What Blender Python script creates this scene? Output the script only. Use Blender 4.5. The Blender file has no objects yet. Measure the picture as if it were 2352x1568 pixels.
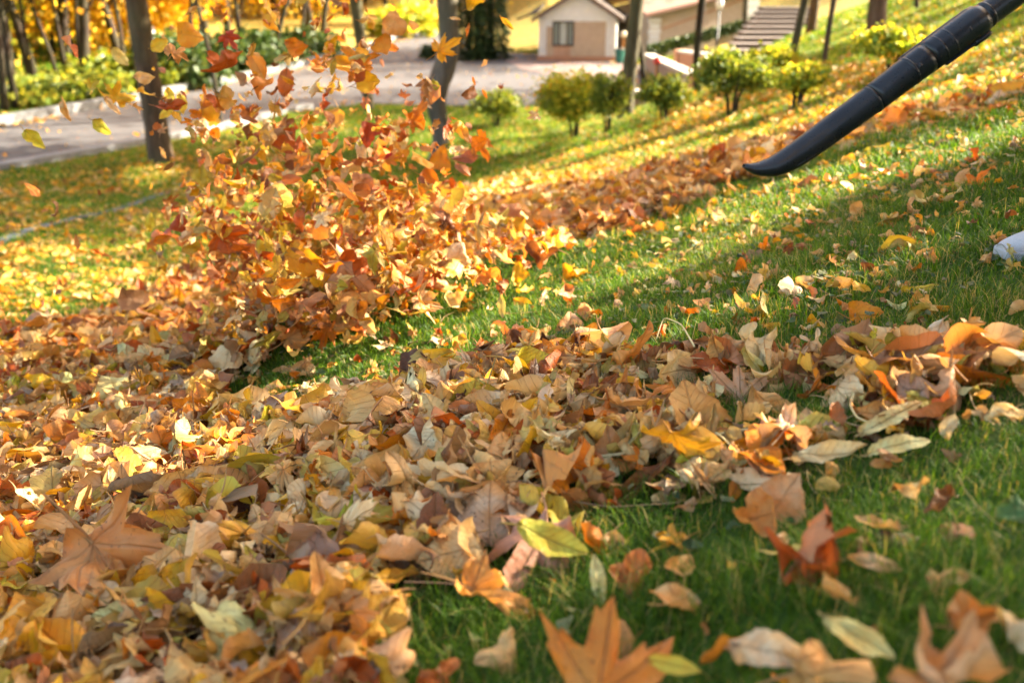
import bpy, math, random
import numpy as np
R = np.random.default_rng(7)
random.seed(7)
PI = math.pi
C = bpy.context.scene.collection
CZ = 3.3                      # camera height above the road surface
F = 2352*35/36; CX, CY = 1176, 784
PITCH = math.radians(20)
cp, sp_ = math.cos(PITCH), math.sin(PITCH)
FW = np.array([0, cp, -sp_]); UPV = np.array([0, sp_, cp]); RT = np.array([1., 0, 0])
CAM = np.array([0, 0, CZ])
SUN_AZ, SUN_EL = math.radians(68), math.radians(29)
S = np.array([math.sin(SUN_AZ)*math.cos(SUN_EL), math.cos(SUN_AZ)*math.cos(SUN_EL), math.sin(SUN_EL)])

def ray(u, v):
    u = np.asarray(u, float)[..., None]; v = np.asarray(v, float)[..., None]
    return FW + RT*(u-CX)/F + UPV*(CY-v)/F
def proj(P):
    Q = np.asarray(P, float)-CAM
    d = Q@FW; dd = np.where(np.abs(d) < 1e-4, 1e-4, d)
    return CX+F*(Q@RT)/dd, CY-F*(Q@UPV)/dd, d
def at(u, v, depth):
    return CAM+ray(u, v)*depth
def smax(a, b, k): return .5*(a+b+np.sqrt((a-b)**2+k*k))
def road_pt(u, v, z=0.0):
    r = ray(u, v); t = (z-CZ)/r[..., 2]
    return (CAM+r*t[..., None])[..., :2]
ROAD_PX = [(-700, 500), (0, 393), (330, 332), (500, 300), (640, 262), (830, 240), (1000, 244), (1250, 247), (1440, 238),
           (1475, 215), (1470, 150), (1300, 128), (1180, 122), (1090, 118), (1062, 90), (1050, 62), (1000, 62), (850, 112), (640, 167), (480, 200), (280, 240), (0, 290), (-700, 415)]
ROAD = np.array([road_pt(*p) for p in ROAD_PX])
FA, FB = road_pt(0, 290), road_pt(1000, 62)
FD = (FB-FA)/np.linalg.norm(FB-FA)

def sdist(P, poly):
    """signed distance to a polygon, positive inside; P (n,2)"""
    P = np.asarray(P, float); poly = np.asarray(poly, float)
    n = len(poly); dm = np.full(len(P), 1e9); ins = np.zeros(len(P), bool)
    for i in range(n):
        a, b = poly[i], poly[(i+1) % n]
        ab = b-a; t = np.clip(((P-a)@ab)/max(ab@ab, 1e-9), 0, 1)
        dm = np.minimum(dm, np.hypot(*(P-(a+t[:, None]*ab)).T))
        c = ((a[1] > P[:, 1]) != (b[1] > P[:, 1]))
        with np.errstate(divide='ignore', invalid='ignore'):
            xi = (b[0]-a[0])*(P[:, 1]-a[1])/(b[1]-a[1] if b[1] != a[1] else 1e-9)+a[0]
        ins ^= c & (P[:, 0] < xi)
    return np.where(ins, dm, -dm)

def vnoise(x, y, seed=0):
    """smooth value noise 0..1"""
    xi = np.floor(x); yi = np.floor(y); fx = x-xi; fy = y-yi
    fx = fx*fx*(3-2*fx); fy = fy*fy*(3-2*fy)
    def h(a, b):
        s = np.sin(a*127.1+b*311.7+seed*74.7)*43758.5453
        return s-np.floor(s)
    return (h(xi, yi)*(1-fx)+h(xi+1, yi)*fx)*(1-fy)+(h(xi, yi+1)*(1-fx)+h(xi+1, yi+1)*fx)*fy

def G0(x, y):
    x = np.asarray(x, float); y = np.asarray(y, float)
    xp = np.clip(x, 0, 12)
    H = -.75-.13*y+.28*x+.008*xp*xp
    L = smax(-1.2-.12*y, -3.27, .08)
    z = smax(H, L, .14)
    d = -(FD[0]*(y-FA[1])-FD[1]*(x-FA[0]))*-1
    z = z+np.clip(d-.6, 0, 60)*.045
    z = z+np.clip(y-78, 0, 500)*.1*(x < 1e9)
    z = z+np.clip(y-50, 0, 40)*.10*np.clip(x/4+.4, 0, 1)
    z = z+.02*(vnoise(x*1.3, y*1.3, 1)-.5)+.03*(vnoise(x*.4, y*.4, 2)-.5)
    return z+CZ

# ---- where the leaf carpets lie (outlines on the slope, seen as picture polygons)
POLY_A = [(-500, 900), (0, 800), (350, 700), (560, 610), (760, 520), (1000, 440), (1250, 412), (1450, 396), (1700, 345), (2352, 185), (3000, 80), (3000, 110), (2352, 250), (2120, 300),
          (2000, 335), (1750, 425), (1500, 505), (1380, 575), (1180, 632), (1000, 685), (900, 730), (830, 775), (700, 815), (600, 870), (540, 930), (430, 1100), (-500, 1400)]
POLY_B = [(-600, 1000), (0, 900), (420, 960), (560, 965), (760, 975), (900, 940), (1080, 890), (1160, 835), (1300, 815), (1500, 835), (1720, 835), (1800, 800), (2000, 815), (2352, 845), (3000, 800), (3000, 1000), (2352, 1010),
          (2200, 1040), (2000, 1030), (1850, 1060), (1780, 1160), (1600, 1190), (1400, 1170), (1230, 1260), (1080, 1330), (960, 1420), (900, 1560), (860, 1900), (-600, 2100)]
def carpet(x, y):
    """leaf cover 0..1 of the ground at x, y"""
    x, y = np.broadcast_arrays(np.asarray(x, float), np.asarray(y, float)); shp_ = x.shape; x = x.ravel(); y = y.ravel()
    z = G0(x, y); u, v, d = proj(np.stack([x, y, z], -1))
    P = np.stack([u, v], -1)
    wob = (vnoise(x*4, y*4, 5)-.5)*70+(vnoise(x*13, y*13, 6)-.5)*45
    a = sdist(P, POLY_A)+wob*np.clip(4/np.maximum(y, 1), .15, 1); b = sdist(P, POLY_B)+wob
    pt = np.clip(-.4+1.9*vnoise(x*4, y*4, 61)-.4*vnoise(x*12, y*12, 62), .1, 1); kr = np.clip((u-1250)/500, 0, 1)*np.clip((v-600)/100, 0, 1)
    fr = np.clip((v-150)/330, .35, 1)
    m = np.maximum(np.clip((a+8)/30, 0, 1)*fr, np.clip((b+15)/50, 0, 1)*(1-kr+kr*pt*.75))
    return np.where(d > .2, m, 0).reshape(shp_)
def mound(x, y):
    c = at(760, 650, 4.15); e = at(1200, 560, 4.6); f = at(560, 760, 3.9)
    m = .20*np.exp(-((x-c[0])**2/.30+(y-c[1]-.15)**2/.12))
    m += .10*np.exp(-((x-e[0])**2/.35+(y-e[1])**2/.08))
    m += .08*np.exp(-((x-f[0])**2/.3+(y-f[1])**2/.1))
    return m
def ridge(x, y):
    m = .036*carpet(x, y)*np.clip(1-y/12, .2, 1)
    return m*(.5+vnoise(x*3, y*3, 9))
def G(x, y): return G0(x, y)+mound(x, y)+ridge(x, y)
def hit(u, v, fn=G0, far=260):
    """where the sight line through u, v meets the ground"""
    if fn is G:
        r = ray(u, v).reshape(-1, 3); P = hit(u, v, G0, far); t = (P-CAM)@FW
        for _ in range(14):
            P = CAM+r*t[:, None]; t = t+.55*((G(P[:, 0], P[:, 1])-P[:, 2])/r[:, 2])
        return CAM+r*t[:, None]
    r = ray(u, v).reshape(-1, 3); n = len(r); t = np.full(n, .6); lo = t.copy()
    done = np.zeros(n, bool)
    while not done.all() and t.min() < far:
        P = CAM+r*t[:, None]
        below = (P[:, 2] < fn(P[:, 0], P[:, 1])) & ~done
        done |= below
        lo = np.where(done, lo, t); t = np.where(done, t, t*1.03)
        if (t > far).all(): break
        if ((t > far) | done).all(): break
    hi = t.copy()
    for _ in range(14):
        m = .5*(lo+hi); P = CAM+r*m[:, None]
        b = P[:, 2] < fn(P[:, 0], P[:, 1])
        hi = np.where(b, m, hi); lo = np.where(b, lo, m)
    return CAM+r*hi[:, None]

# ---- mesh helpers
def mesh_np(name, V, Fq, mats, attrs=None, mi=None, smooth=True, tri=None):
    """V (n,3); Fq (m,4) quads; tri (k,3)"""
    me = bpy.data.meshes.new(name)
    V = np.asarray(V, np.float32)
    q = np.zeros((0, 4), int) if Fq is None else np.asarray(Fq); t = np.zeros((0, 3), int) if tri is None else np.asarray(tri)
    me.vertices.add(len(V)); me.vertices.foreach_set('co', V.ravel())
    nl = q.size+t.size; me.loops.add(nl)
    me.loops.foreach_set('vertex_index', np.concatenate([q.ravel(), t.ravel()]).astype(np.int32))
    npoly = len(q)+len(t); me.polygons.add(npoly)
    st = np.concatenate([np.arange(len(q))*4, q.size+np.arange(len(t))*3]).astype(np.int32)
    me.polygons.foreach_set('loop_start', st)
    if smooth: me.polygons.foreach_set('use_smooth', np.ones(npoly, bool))
    if mi is not None: me.polygons.foreach_set('material_index', np.asarray(mi, np.int32))
    for k, (ty, a) in (attrs or {}).items():
        at_ = me.attributes.new(k, ty, 'POINT')
        at_.data.foreach_set({'FLOAT_COLOR': 'color', 'FLOAT_VECTOR': 'vector', 'FLOAT': 'value'}[ty], np.asarray(a, np.float32).ravel())
    for m in (mats if isinstance(mats, (list, tuple)) else [mats]): me.materials.append(m)
    me.update(calc_edges=True); me.validate()
    return me
def obj(name, me, parent=None, loc=None):
    o = bpy.data.objects.new(name, me); C.objects.link(o)
    if parent is not None: o.parent = parent
    if loc is not None: o.location = loc
    return o
def tag(o, label=None, cat=None, group=None, kind=None):
    if label: o['label'] = label
    if cat: o['category'] = cat
    if group: o['group'] = group
    if kind: o['kind'] = kind
    return o
def empty(name, loc, label, cat, group=None, rz=0):
    o = bpy.data.objects.new(name, None); C.objects.link(o); o.location = loc; o.rotation_euler = (0, 0, rz)
    o.empty_display_size = .1
    return tag(o, label, cat, group)
class MB:
    def __init__(s): s.v = []; s.f = []
    def add(s, V, Fc):
        b = len(s.v); s.v += [tuple(map(float, p)) for p in V]; s.f += [tuple(b+i for i in f) for f in Fc]; return s
    def box(s, c, d, rz=0, bev=0):
        x, y, z = [k/2 for k in d]; cs, sn = math.cos(rz), math.sin(rz)
        P = []
        for a, b, e in [(-1, -1, -1), (1, -1, -1), (1, 1, -1), (-1, 1, -1), (-1, -1, 1), (1, -1, 1), (1, 1, 1), (-1, 1, 1)]:
            px, py = a*x, b*y
            P.append((c[0]+px*cs-py*sn, c[1]+px*sn+py*cs, c[2]+e*z))
        return s.add(P, [(0, 3, 2, 1), (4, 5, 6, 7), (0, 1, 5, 4), (1, 2, 6, 5), (2, 3, 7, 6), (3, 0, 4, 7)])
    def tube(s, pts, rad, n=14, cap=True, flat=None, wob=0, up=(0, 0, 1)):
        pts = np.asarray(pts, float); m = len(pts); rings = []
        T = np.gradient(pts, axis=0); T /= np.linalg.norm(T, axis=1)[:, None]
        ref = np.array(up, float); ref = ref if abs(T[0]@ref) < .95 else np.array([1., 0, 0])
        a = np.cross(T[0], ref); a /= np.linalg.norm(a)
        for i in range(m):
            a = a-T[i]*(a@T[i]); a /= np.linalg.norm(a); b = np.cross(T[i], a)
            rr = rad[i] if np.ndim(rad[i]) else (rad[i], rad[i])
            ring = []
            for k in range(n):
                th = 2*PI*k/n; w = 1+wob*(random.random()-.5)
                ring.append(pts[i]+a*math.cos(th)*rr[0]*w+b*math.sin(th)*rr[1]*w)
            rings += ring
        Fc = [(i*n+k, i*n+(k+1) % n, (i+1)*n+(k+1) % n, (i+1)*n+k) for i in range(m-1) for k in range(n)]
        if cap: Fc += [tuple(range(n-1, -1, -1)), tuple((m-1)*n+k for k in range(n))]
        return s.add(rings, Fc)
    def prism(s, poly, z0, z1):
        n = len(poly); z0 = z0 if np.ndim(z0) else [z0]*n; z1 = z1 if np.ndim(z1) else [z1]*n
        V = [(p[0], p[1], z0[i]) for i, p in enumerate(poly)]+[(p[0], p[1], z1[i]) for i, p in enumerate(poly)]
        return s.add(V, [tuple(range(n-1, -1, -1)), tuple(range(n, 2*n))]+[(i, (i+1) % n, n+(i+1) % n, n+i) for i in range(n)])
    def build(s, name, mat, parent=None, smooth=False, bevel=0):
        me = bpy.data.meshes.new(name); me.from_pydata(s.v, [], s.f); me.materials.append(mat)
        if smooth:
            for p in me.polygons: p.use_smooth = True
        me.update(); o = obj(name, me, parent)
        if bevel:
            b = o.modifiers.new('bevel', 'BEVEL'); b.width = bevel; b.segments = 2; b.limit_method = 'ANGLE'
        return o

# ---- materials
class NT:
    def __init__(s, name):
        s.m = bpy.data.materials.new(name); s.m.use_nodes = True; s.t = s.m.node_tree; s.t.nodes.clear()
        s.out = s.t.nodes.new('ShaderNodeOutputMaterial')
    def n(s, ty, ins=None, **kw):
        nd = s.t.nodes.new('ShaderNode'+ty)
        for k, v in kw.items(): setattr(nd, k, v)
        for k, v in (ins or {}).items(): s.put(nd, k, v)
        return nd
    def put(s, nd, k, v):
        i = nd.inputs[k]
        if hasattr(v, 'is_output') or isinstance(v, bpy.types.NodeSocket): s.t.links.new(v, i)
        elif isinstance(v, bpy.types.Node): s.t.links.new(v.outputs[0], i)
        else:
            if isinstance(v, tuple) and len(v) == 3 and i.type == 'RGBA': v = (*v, 1)
            i.default_value = v
    def math(s, op, a, b=0., c=None, clamp=False):
        nd = s.n('Math', {0: a, 1: b}, operation=op); nd.use_clamp = clamp
        if c is not None: s.put(nd, 2, c)
        return nd.outputs[0]
    def mix(s, f, a, b, mode='MIX'):
        nd = s.n('Mix', data_type='RGBA', blend_type=mode)
        s.put(nd, 'Factor', f); s.put(nd, 6, a); s.put(nd, 7, b); return nd.outputs[2]
    def ramp(s, f, *stops):
        nd = s.n('ValToRGB', {0: f}); e = nd.color_ramp.elements
        while len(e) < len(stops): e.new(.5)
        for i, (p, c) in enumerate(stops): e[i].position = p; e[i].color = (*c, 1) if np.ndim(c) else (c, c, c, 1)
        return nd.outputs[0]
    def noise(s, vec, scale, detail=4, rough=.55, out=0):
        nd = s.n('TexNoise', {'Scale': scale, 'Detail': detail, 'Roughness': rough})
        if vec is not None: s.put(nd, 'Vector', vec)
        return nd.outputs[out]
    def bsdf(s, col, rough=.6, bump=None, bs=.3, bd=.01, spec=.4, **kw):
        p = s.n('BsdfPrincipled', {'Base Color': col, 'Roughness': rough, 'Specular IOR Level': spec})
        for k, v in kw.items(): s.put(p, k, v)
        if bump is not None:
            b = s.n('Bump', {'Strength': bs, 'Distance': bd, 'Height': bump}); s.put(p, 'Normal', b)
        return p.outputs[0]
    def done(s, sh): s.t.links.new(sh if not isinstance(sh, bpy.types.Node) else sh.outputs[0], s.out.inputs[0]); return s.m

def mat_leaf():
    t = NT('dry_leaf')
    col = t.n('Attribute', attribute_name='Col'); lp = t.n('Attribute', attribute_name='lp'); kd = t.n('Attribute', attribute_name='kind')
    sep = t.n('SeparateXYZ', {0: lp.outputs['Vector']}); X = t.math('ABSOLUTE', sep.outputs[0]); Y = sep.outputs[1]; seed = sep.outputs[2]
    vein = None
    for a in (0, 43, 88):
        sa, ca = math.sin(math.radians(a)), math.cos(math.radians(a))
        d = t.math('ABSOLUTE', t.math('SUBTRACT', t.math('MULTIPLY', X, ca), t.math('MULTIPLY', Y, sa)))
        dot = t.math('ADD', t.math('MULTIPLY', X, sa), t.math('MULTIPLY', Y, ca))
        m = t.math('MULTIPLY', t.math('SUBTRACT', 1, t.math('DIVIDE', d, .021), clamp=True), t.math('GREATER_THAN', dot, 0))
        vein = m if vein is None else t.math('MAXIMUM', vein, m)
    mid = t.math('SUBTRACT', 1, t.math('DIVIDE', X, .02), clamp=True)
    fr = t.math('FRACT', t.math('MULTIPLY', t.math('SUBTRACT', Y, t.math('MULTIPLY', X, .9)), 9))
    fr = t.math('ABSOLUTE', t.math('SUBTRACT', fr, .5))
    side = t.math('MULTIPLY', t.math('SUBTRACT', 1, t.math('DIVIDE', fr, .07), clamp=True), .55)
    pin = t.math('MAXIMUM', mid, side)
    v = t.n('Mix', {'Factor': kd.outputs['Fac'], 2: vein, 3: pin}, data_type='FLOAT').outputs[0]
    vs = t.n('CombineXYZ', {0: sep.outputs[0], 1: Y, 2: seed})
    n1 = t.noise(vs, 3.2, 4); n2 = t.noise(vs, 17, 3, .5); n3 = t.noise(vs, 40, 4, .6)
    base = col.outputs['Color']
    c = t.mix(t.ramp(n1, (.35, 0), (.68, 1)), base, t.mix(1, base, (1.02, .74, .48), 'MULTIPLY'))
    c = t.mix(t.math('MULTIPLY', n3, .32), c, t.mix(1, c, (.55, .5, .45), 'MULTIPLY'))
    spot = t.math('MULTIPLY', t.ramp(n2, (.62, 0), (.68, 1)), t.ramp(t.noise(vs, 1.3, 1), (.45, 0), (.6, 1)))
    c = t.mix(t.math('MULTIPLY', spot, .75), c, (.10, .045, .02))
    eb = t.math('MULTIPLY', t.math('POWER', col.outputs['Alpha'], 7), t.ramp(n1, (.42, 0), (.6, 1)))
    c = t.mix(t.math('MULTIPLY', eb, .6), c, (.2, .09, .035))
    c = t.mix(t.math('MULTIPLY', v, .75), c, t.mix(.5, t.mix(1, c, (.5, .38, .3), 'MULTIPLY'), t.mix(.3, c, (.8, .6, .35))))
    bf = t.n('NewGeometry').outputs['Backfacing']
    pale = t.mix(.28, c, (.70, .52, .26))
    c = t.mix(t.math('MULTIPLY', bf, .8), c, pale)
    h = t.math('ADD', t.math('MULTIPLY', v, -.7), t.math('ADD', t.math('MULTIPLY', n2, .5), t.math('MULTIPLY', n1, .8)))
    sh = t.bsdf(c, .48, h, .8, .006, .28)
    tr = t.n('BsdfTranslucent', {'Color': t.mix(1, t.mix(.4, c, base), (1.25, .95, .45), 'MULTIPLY')})
    return t.done(t.n('MixShader', {0: .25, 1: sh, 2: tr}))
def mat_foliage(name, cols, trans=.45, scale=.6):
    """crown foliage: colour by position noise and per-leaf value"""
    t = NT(name); a = t.n('Attribute', attribute_name='rnd')
    f = t.math('ADD', t.math('MULTIPLY', a.outputs['Fac'], .75), t.math('MULTIPLY', t.noise(t.n('TexCoord').outputs['Object'], scale, 2), .45))
    c = t.ramp(f, *cols)
    tr = t.n('BsdfTranslucent', {'Color': t.mix(1, c, (1.2, 1.05, .6), 'MULTIPLY')})
    return t.done(t.n('MixShader', {0: trans, 1: t.bsdf(c, .5, spec=.35), 2: tr}))
def mat_grass():
    t = NT('grass'); a = t.n('Attribute', attribute_name='rnd'); h = t.n('Attribute', attribute_name='hgt')
    c = t.ramp(a.outputs['Fac'], (0, (.014, .042, .004)), (.45, (.052, .13, .008)), (.75, (.125, .22, .012)), (.93, (.22, .25, .025)), (1., (.38, .30, .12)))
    c = t.mix(t.math('MULTIPLY', h.outputs['Fac'], .4), c, t.mix(1, c, (1.5, 1.25, .9), 'MULTIPLY'))
    tr = t.n('BsdfTranslucent', {'Color': t.mix(1, c, (1.6, 1.5, .5), 'MULTIPLY')})
    return t.done(t.n('MixShader', {0: .42, 1: t.bsdf(c, .5, spec=.22), 2: tr}))
def mat_ground():
    t = NT('lawn_soil'); P = t.n('NewGeometry').outputs['Position']
    li = t.n('Attribute', attribute_name='litter').outputs['Fac']; gd = t.n('Attribute', attribute_name='gold').outputs['Fac']
    g = t.ramp(t.noise(P, 9, 6, .7), (.3, (.012, .03, .006)), (.55, (.05, .11, .015)), (.75, (.12, .14, .03)))
    g = t.mix(t.ramp(t.noise(P, 1.1, 3), (.4, 0), (.7, .5)), g, (.12, .13, .03))
    l = t.ramp(t.noise(P, 30, 5, .7), (.3, (.012, .006, .003)), (.55, (.045, .02, .008)), (.72, (.12, .055, .02)))
    y = t.n('TexVoronoi', {'Scale': 9., 'Vector': P}); ycol = t.ramp(t.n('SeparateColor', {0: y.outputs['Color']}).outputs[0], (0, (.30, .24, .04)), (.3, (.52, .36, .05)), (.6, (.62, .33, .05)), (.85, (.5, .3, .12)), (1, (.2, .2, .04)))
    ym = t.math('MULTIPLY', t.ramp(t.noise(P, 4, 5, .75), (.38, 0), (.55, 1)), gd)
    c = t.mix(ym, g, ycol); c = t.mix(li, c, l)
    return t.done(t.bsdf(c, .9, t.noise(P, 25, 6, .7), .6, .03, .2))
def mat_bark(name, c1, c2, scale=10):
    t = NT(name); P = t.n('TexCoord').outputs['Object']
    mp = t.n('Mapping', {'Vector': P, 'Scale': (1, 1, .22)})
    n = t.noise(mp, scale, 8, .7); m = t.noise(P, .9, 3)
    c = t.ramp(n, (.3, tuple(k*.45 for k in c1)), (.5, c1), (.7, c2)); c = t.mix(t.ramp(m, (.4, 0), (.7, .55)), c, (.07, .085, .035))
    return t.done(t.bsdf(c, .85, n, .9, .05, .25))
def mat_plain(name, c1, c2, scale=8, rough=.75, bs=.3, bd=.01, spec=.35, detail=6):
    t = NT(name); P = t.n('TexCoord').outputs['Object']; n = t.noise(P, scale, detail, .65)
    c = t.ramp(n, (.32, c1), (.68, c2)); c = t.mix(t.ramp(t.noise(P, scale*.13, 3), (.35, 0), (.75, .3)), c, tuple(k*.65 for k in c1))
    return t.done(t.bsdf(c, rough, n, bs, bd, spec))
def mat_brick(name, c1, c2, mortar, scale, bw=.5, bh=.25, off=.5):
    t = NT(name); P = t.n('TexCoord').outputs['Object']
    b = t.n('TexBrick', {'Vector': P, 'Color1': c1, 'Color2': c2, 'Mortar': mortar, 'Scale': scale, 'Mortar Size': .012, 'Brick Width': bw, 'Row Height': bh}, offset=off)
    n = t.noise(P, 1.2, 5); c = t.mix(t.ramp(n, (.35, 0), (.7, .45)), b.outputs[0], tuple(k*.6 for k in c1))
    return t.done(t.bsdf(c, .8, b.outputs[1], -.3, .01, .3))
M_LEAF = mat_leaf(); M_GRASS = mat_grass(); M_GROUND = mat_ground()
M_BARK = mat_bark('bark', (.085, .05, .03), (.165, .105, .065)); M_BARK2 = mat_bark('dark_bark', (.03, .02, .014), (.07, .048, .032)); M_BARK3 = mat_bark('olive_bark', (.085, .072, .045), (.14, .125, .08))
M_YEL = mat_foliage('yellow_foliage', [(0, (.14, .07, .012)), (.25, (.5, .24, .015)), (.55, (.78, .48, .02)), (.85, (.80, .66, .06)), (1, (.50, .55, .06))])
M_GRN = mat_foliage('green_foliage', [(0, (.035, .07, .012)), (.4, (.11, .17, .02)), (.7, (.26, .31, .035)), (1, (.6, .48, .05))], .42, 1.2)
M_MIX = mat_foliage('turning_foliage', [(0, (.06, .13, .015)), (.3, (.18, .28, .02)), (.55, (.42, .46, .03)), (.8, (.7, .55, .05)), (1, (.75, .35, .03))], .45, 1.5)
M_SPR = mat_foliage('spruce_foliage', [(0, (.014, .03, .013)), (.5, (.03, .065, .026)), (1, (.08, .12, .04))], .1, 2)
M_HEDGE = mat_foliage('hedge_foliage', [(0, (.015, .035, .012)), (.5, (.04, .085, .02)), (1, (.14, .18, .04))], .25, 1)
EXPO = 3.2
# ================= terrain =================
def axis(lo, hi, n, s):
    a = np.arcsinh(lo/s); b = np.arcsinh(hi/s); return np.sinh(np.linspace(a, b, n))*s
gx = np.unique(np.concatenate([axis(-260, 260, 330, 4.)])); gy = axis(-40, 320, 360, 3.)+1.5
XX, YY = np.meshgrid(gx, gy); ZZ = G(XX.ravel(), YY.ravel())
PP = np.stack([XX.ravel(), YY.ravel()], -1)
rd = sdist(PP, ROAD)
ZZ = np.where(rd > -.02, np.minimum(ZZ, -.07), ZZ)
nx, ny = len(gx), len(gy)
ii = (np.arange(ny-1)[:, None]*nx+np.arange(nx-1)[None]).ravel()
lit_ = carpet(PP[:, 0], PP[:, 1])
near = np.clip(1-(PP[:, 1]-6)/30, .35, 1)
uu, vv, dd = proj(np.stack([PP[:, 0], PP[:, 1], ZZ], -1))
gold = np.where(dd > 4.2, np.clip((dd-4.2)/3, 0, 1), 0)*np.where(sdist(np.stack([uu, vv], -1), [(560, 245), (1300, 240), (1500, 290), (1300, 350), (900, 420), (560, 330)]) > 0, .25, .8)
me = mesh_np('ground', np.stack([XX.ravel(), YY.ravel(), ZZ], -1), np.stack([ii, ii+1, ii+nx+1, ii+nx], -1), M_GROUND, {'litter': ('FLOAT', lit_*.95), 'gold': ('FLOAT', gold)})
tag(obj('ground', me), kind='structure')

# road, kerbs
M_ROAD = mat_plain('road_paving', (.062, .060, .066), (.095, .092, .097), 22, .8, .3, .01)
M_PAVE = mat_brick('pink_paving', (.26, .19, .17), (.20, .15, .145), (.10, .08, .08), 3.2)
M_KERB = mat_plain('kerb_stone', (.11, .115, .12), (.18, .185, .19), 14, .8)
def tri_poly(name, poly, z, mat, kind='structure'):
    import mathutils.geometry as mg
    from mathutils import Vector
    fs = mg.tessellate_polygon([[Vector((p[0], p[1], 0)) for p in poly]])
    m = bpy.data.meshes.new(name); m.from_pydata([(float(p[0]), float(p[1]), z) for p in poly], [], [tuple(f) for f in fs]); m.materials.append(mat)
    m.update()
    if m.polygons[0].normal.z < 0: m.flip_normals()
    o = obj(name, m); return tag(o, kind=kind)
tri_poly('road', ROAD, 0.0, M_ROAD)
tri_poly('pavement', [road_pt(*p) for p in [(1150, 134), (1300, 142), (1460, 150), (1474, 213), (1440, 236), (1400, 200), (1330, 186), (1200, 160)]], .006, M_PAVE)
def strip(name, px, w, h, z=0., side=1, mat=M_KERB, world=None):
    pts = np.array([road_pt(*p) for p in px]) if world is None else np.array(world)
    # resample and smooth
    tt = np.concatenate([[0], np.cumsum(np.hypot(*np.diff(pts, axis=0).T))]); q = np.linspace(0, tt[-1], 60)
    P = np.stack([np.interp(q, tt, pts[:, 0]), np.interp(q, tt, pts[:, 1])], -1)
    for _ in range(6): P[1:-1] = .25*P[:-2]+.5*P[1:-1]+.25*P[2:]
    T = np.gradient(P, axis=0); T /= np.linalg.norm(T, axis=1)[:, None]; N = np.stack([-T[:, 1], T[:, 0]], -1)*side
    V = []
    for p, n in zip(P, N): V += [(*p, z-.2), (*p, z+h-.012), (*(p+n*.012), z+h), (*(p+n*(w-.012)), z+h), (*(p+n*w), z+h-.012), (*(p+n*w), z-.2)]
    Fc = [(i*6+k, i*6+k+1, (i+1)*6+k+1, (i+1)*6+k) for i in range(len(P)-1) for k in range(5)]
    m = bpy.data.meshes.new(name); m.from_pydata([tuple(map(float, v)) for v in V], [], Fc); m.materials.append(mat); m.update()
    return obj(name, m)
tag(strip('kerb', [(-700, 500), (0, 393), (330, 332), (500, 300), (640, 262), (700, 252)], .30, .17, 0, -1, mat_plain('pale_kerb_stone', (.17, .175, .185), (.26, .265, .275), 14, .8)), 'raised light stone kerb on the lawn side of the road', 'kerb', kind='structure')
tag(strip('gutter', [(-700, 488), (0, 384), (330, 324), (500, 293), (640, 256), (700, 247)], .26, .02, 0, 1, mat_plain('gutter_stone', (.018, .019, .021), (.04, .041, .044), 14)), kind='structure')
tag(strip('kerb', [(-700, 415), (0, 290), (280, 240), (480, 200), (640, 167), (850, 112), (1000, 62)], .28, .22, 0, 1), 'raised grey stone kerb on the wood side of the road', 'kerb', kind='structure')
tag(strip('kerb', [(830, 240), (1000, 244), (1250, 247), (1440, 238)], .14, .07, 0, -1), 'low stone edging between the plaza and the lawn', 'kerb', kind='structure')
# drain channel crossing the lawn
dp = hit(np.array([-60., 120, 250, 360, 430]), np.array([580., 520, 493, 455, 425]))
m = MB(); w = np.array([.03, .055, 0])
for i in range(4):
    a, b = dp[i], dp[i+1]; n_ = 14
    for k in range(n_):
        p = a+(b-a)*(k+.5)/n_; L_ = np.linalg.norm(b-a)/n_*.9
        g = float(G(p[0], p[1])); m.box((p[0], p[1], g+.01), (L_, .13, .05), math.atan2(b[1]-a[1], b[0]-a[0]))
tag(m.build('drain_channel', mat_plain('drain_stone', (.06, .07, .085), (.12, .13, .15), 12)), 'narrow grey stone drain line half buried in leaves across the lawn', 'drain', kind='structure')

# ================= leaves =================
def polar_outline(pts, N):
    a = np.radians([p[0] for p in pts]); r = np.array([p[1] for p in pts])
    A = np.linspace(-PI, PI, N, endpoint=False)+PI/N*0
    keep = np.interp(np.abs(A), a, r)
    return np.stack([np.sin(A)*keep, np.cos(A)*keep], -1)
MAPLE = [(0, 1.0), (7, .80), (10, .82), (14, .62), (20, .44), (27, .50), (32, .68), (36, .64), (43, .90), (49, .68), (54, .72), (60, .52), (68, .38), (76, .46), (83, .58), (89, .66), (96, .44), (107, .47), (118, .33), (135, .28), (155, .22), (172, .12), (180, .04)]
def maple(N):
    if N >= 40:
        ks = [0, 7, 10, 14, 20, 27, 32, 36, 43, 49, 54, 60, 68, 76, 83, 89, 96, 107, 118, 135, 155, 172]
    elif N >= 20: ks = [0, 9, 20, 32, 43, 54, 68, 87, 100, 118, 150]
    else: ks = [0, 20, 43, 68, 88, 125]
    A = sorted(set([-k for k in ks]+ks+[180]), reverse=True)
    A = np.radians(np.array(A, float)); r = np.interp(np.abs(A), np.radians([p[0] for p in MAPLE]), [p[1] for p in MAPLE])
    return np.stack([np.sin(A)*r, np.cos(A)*r], -1), np.array([0., .0])
def pinn(N, wf, serr=.012):
    n = N//2; y = (1-np.cos(np.linspace(0, PI, n+1)))/2
    w = np.array([wf(t) for t in y]); w = w*(1+serr*2*np.where(np.arange(n+1) % 2, 1, -1)*(N > 20))
    right = np.stack([w, y], -1); left = np.stack([-w[1:-1], y[1:-1]], -1)[::-1]
    return np.concatenate([right, left]), np.array([0., .48])
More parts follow.
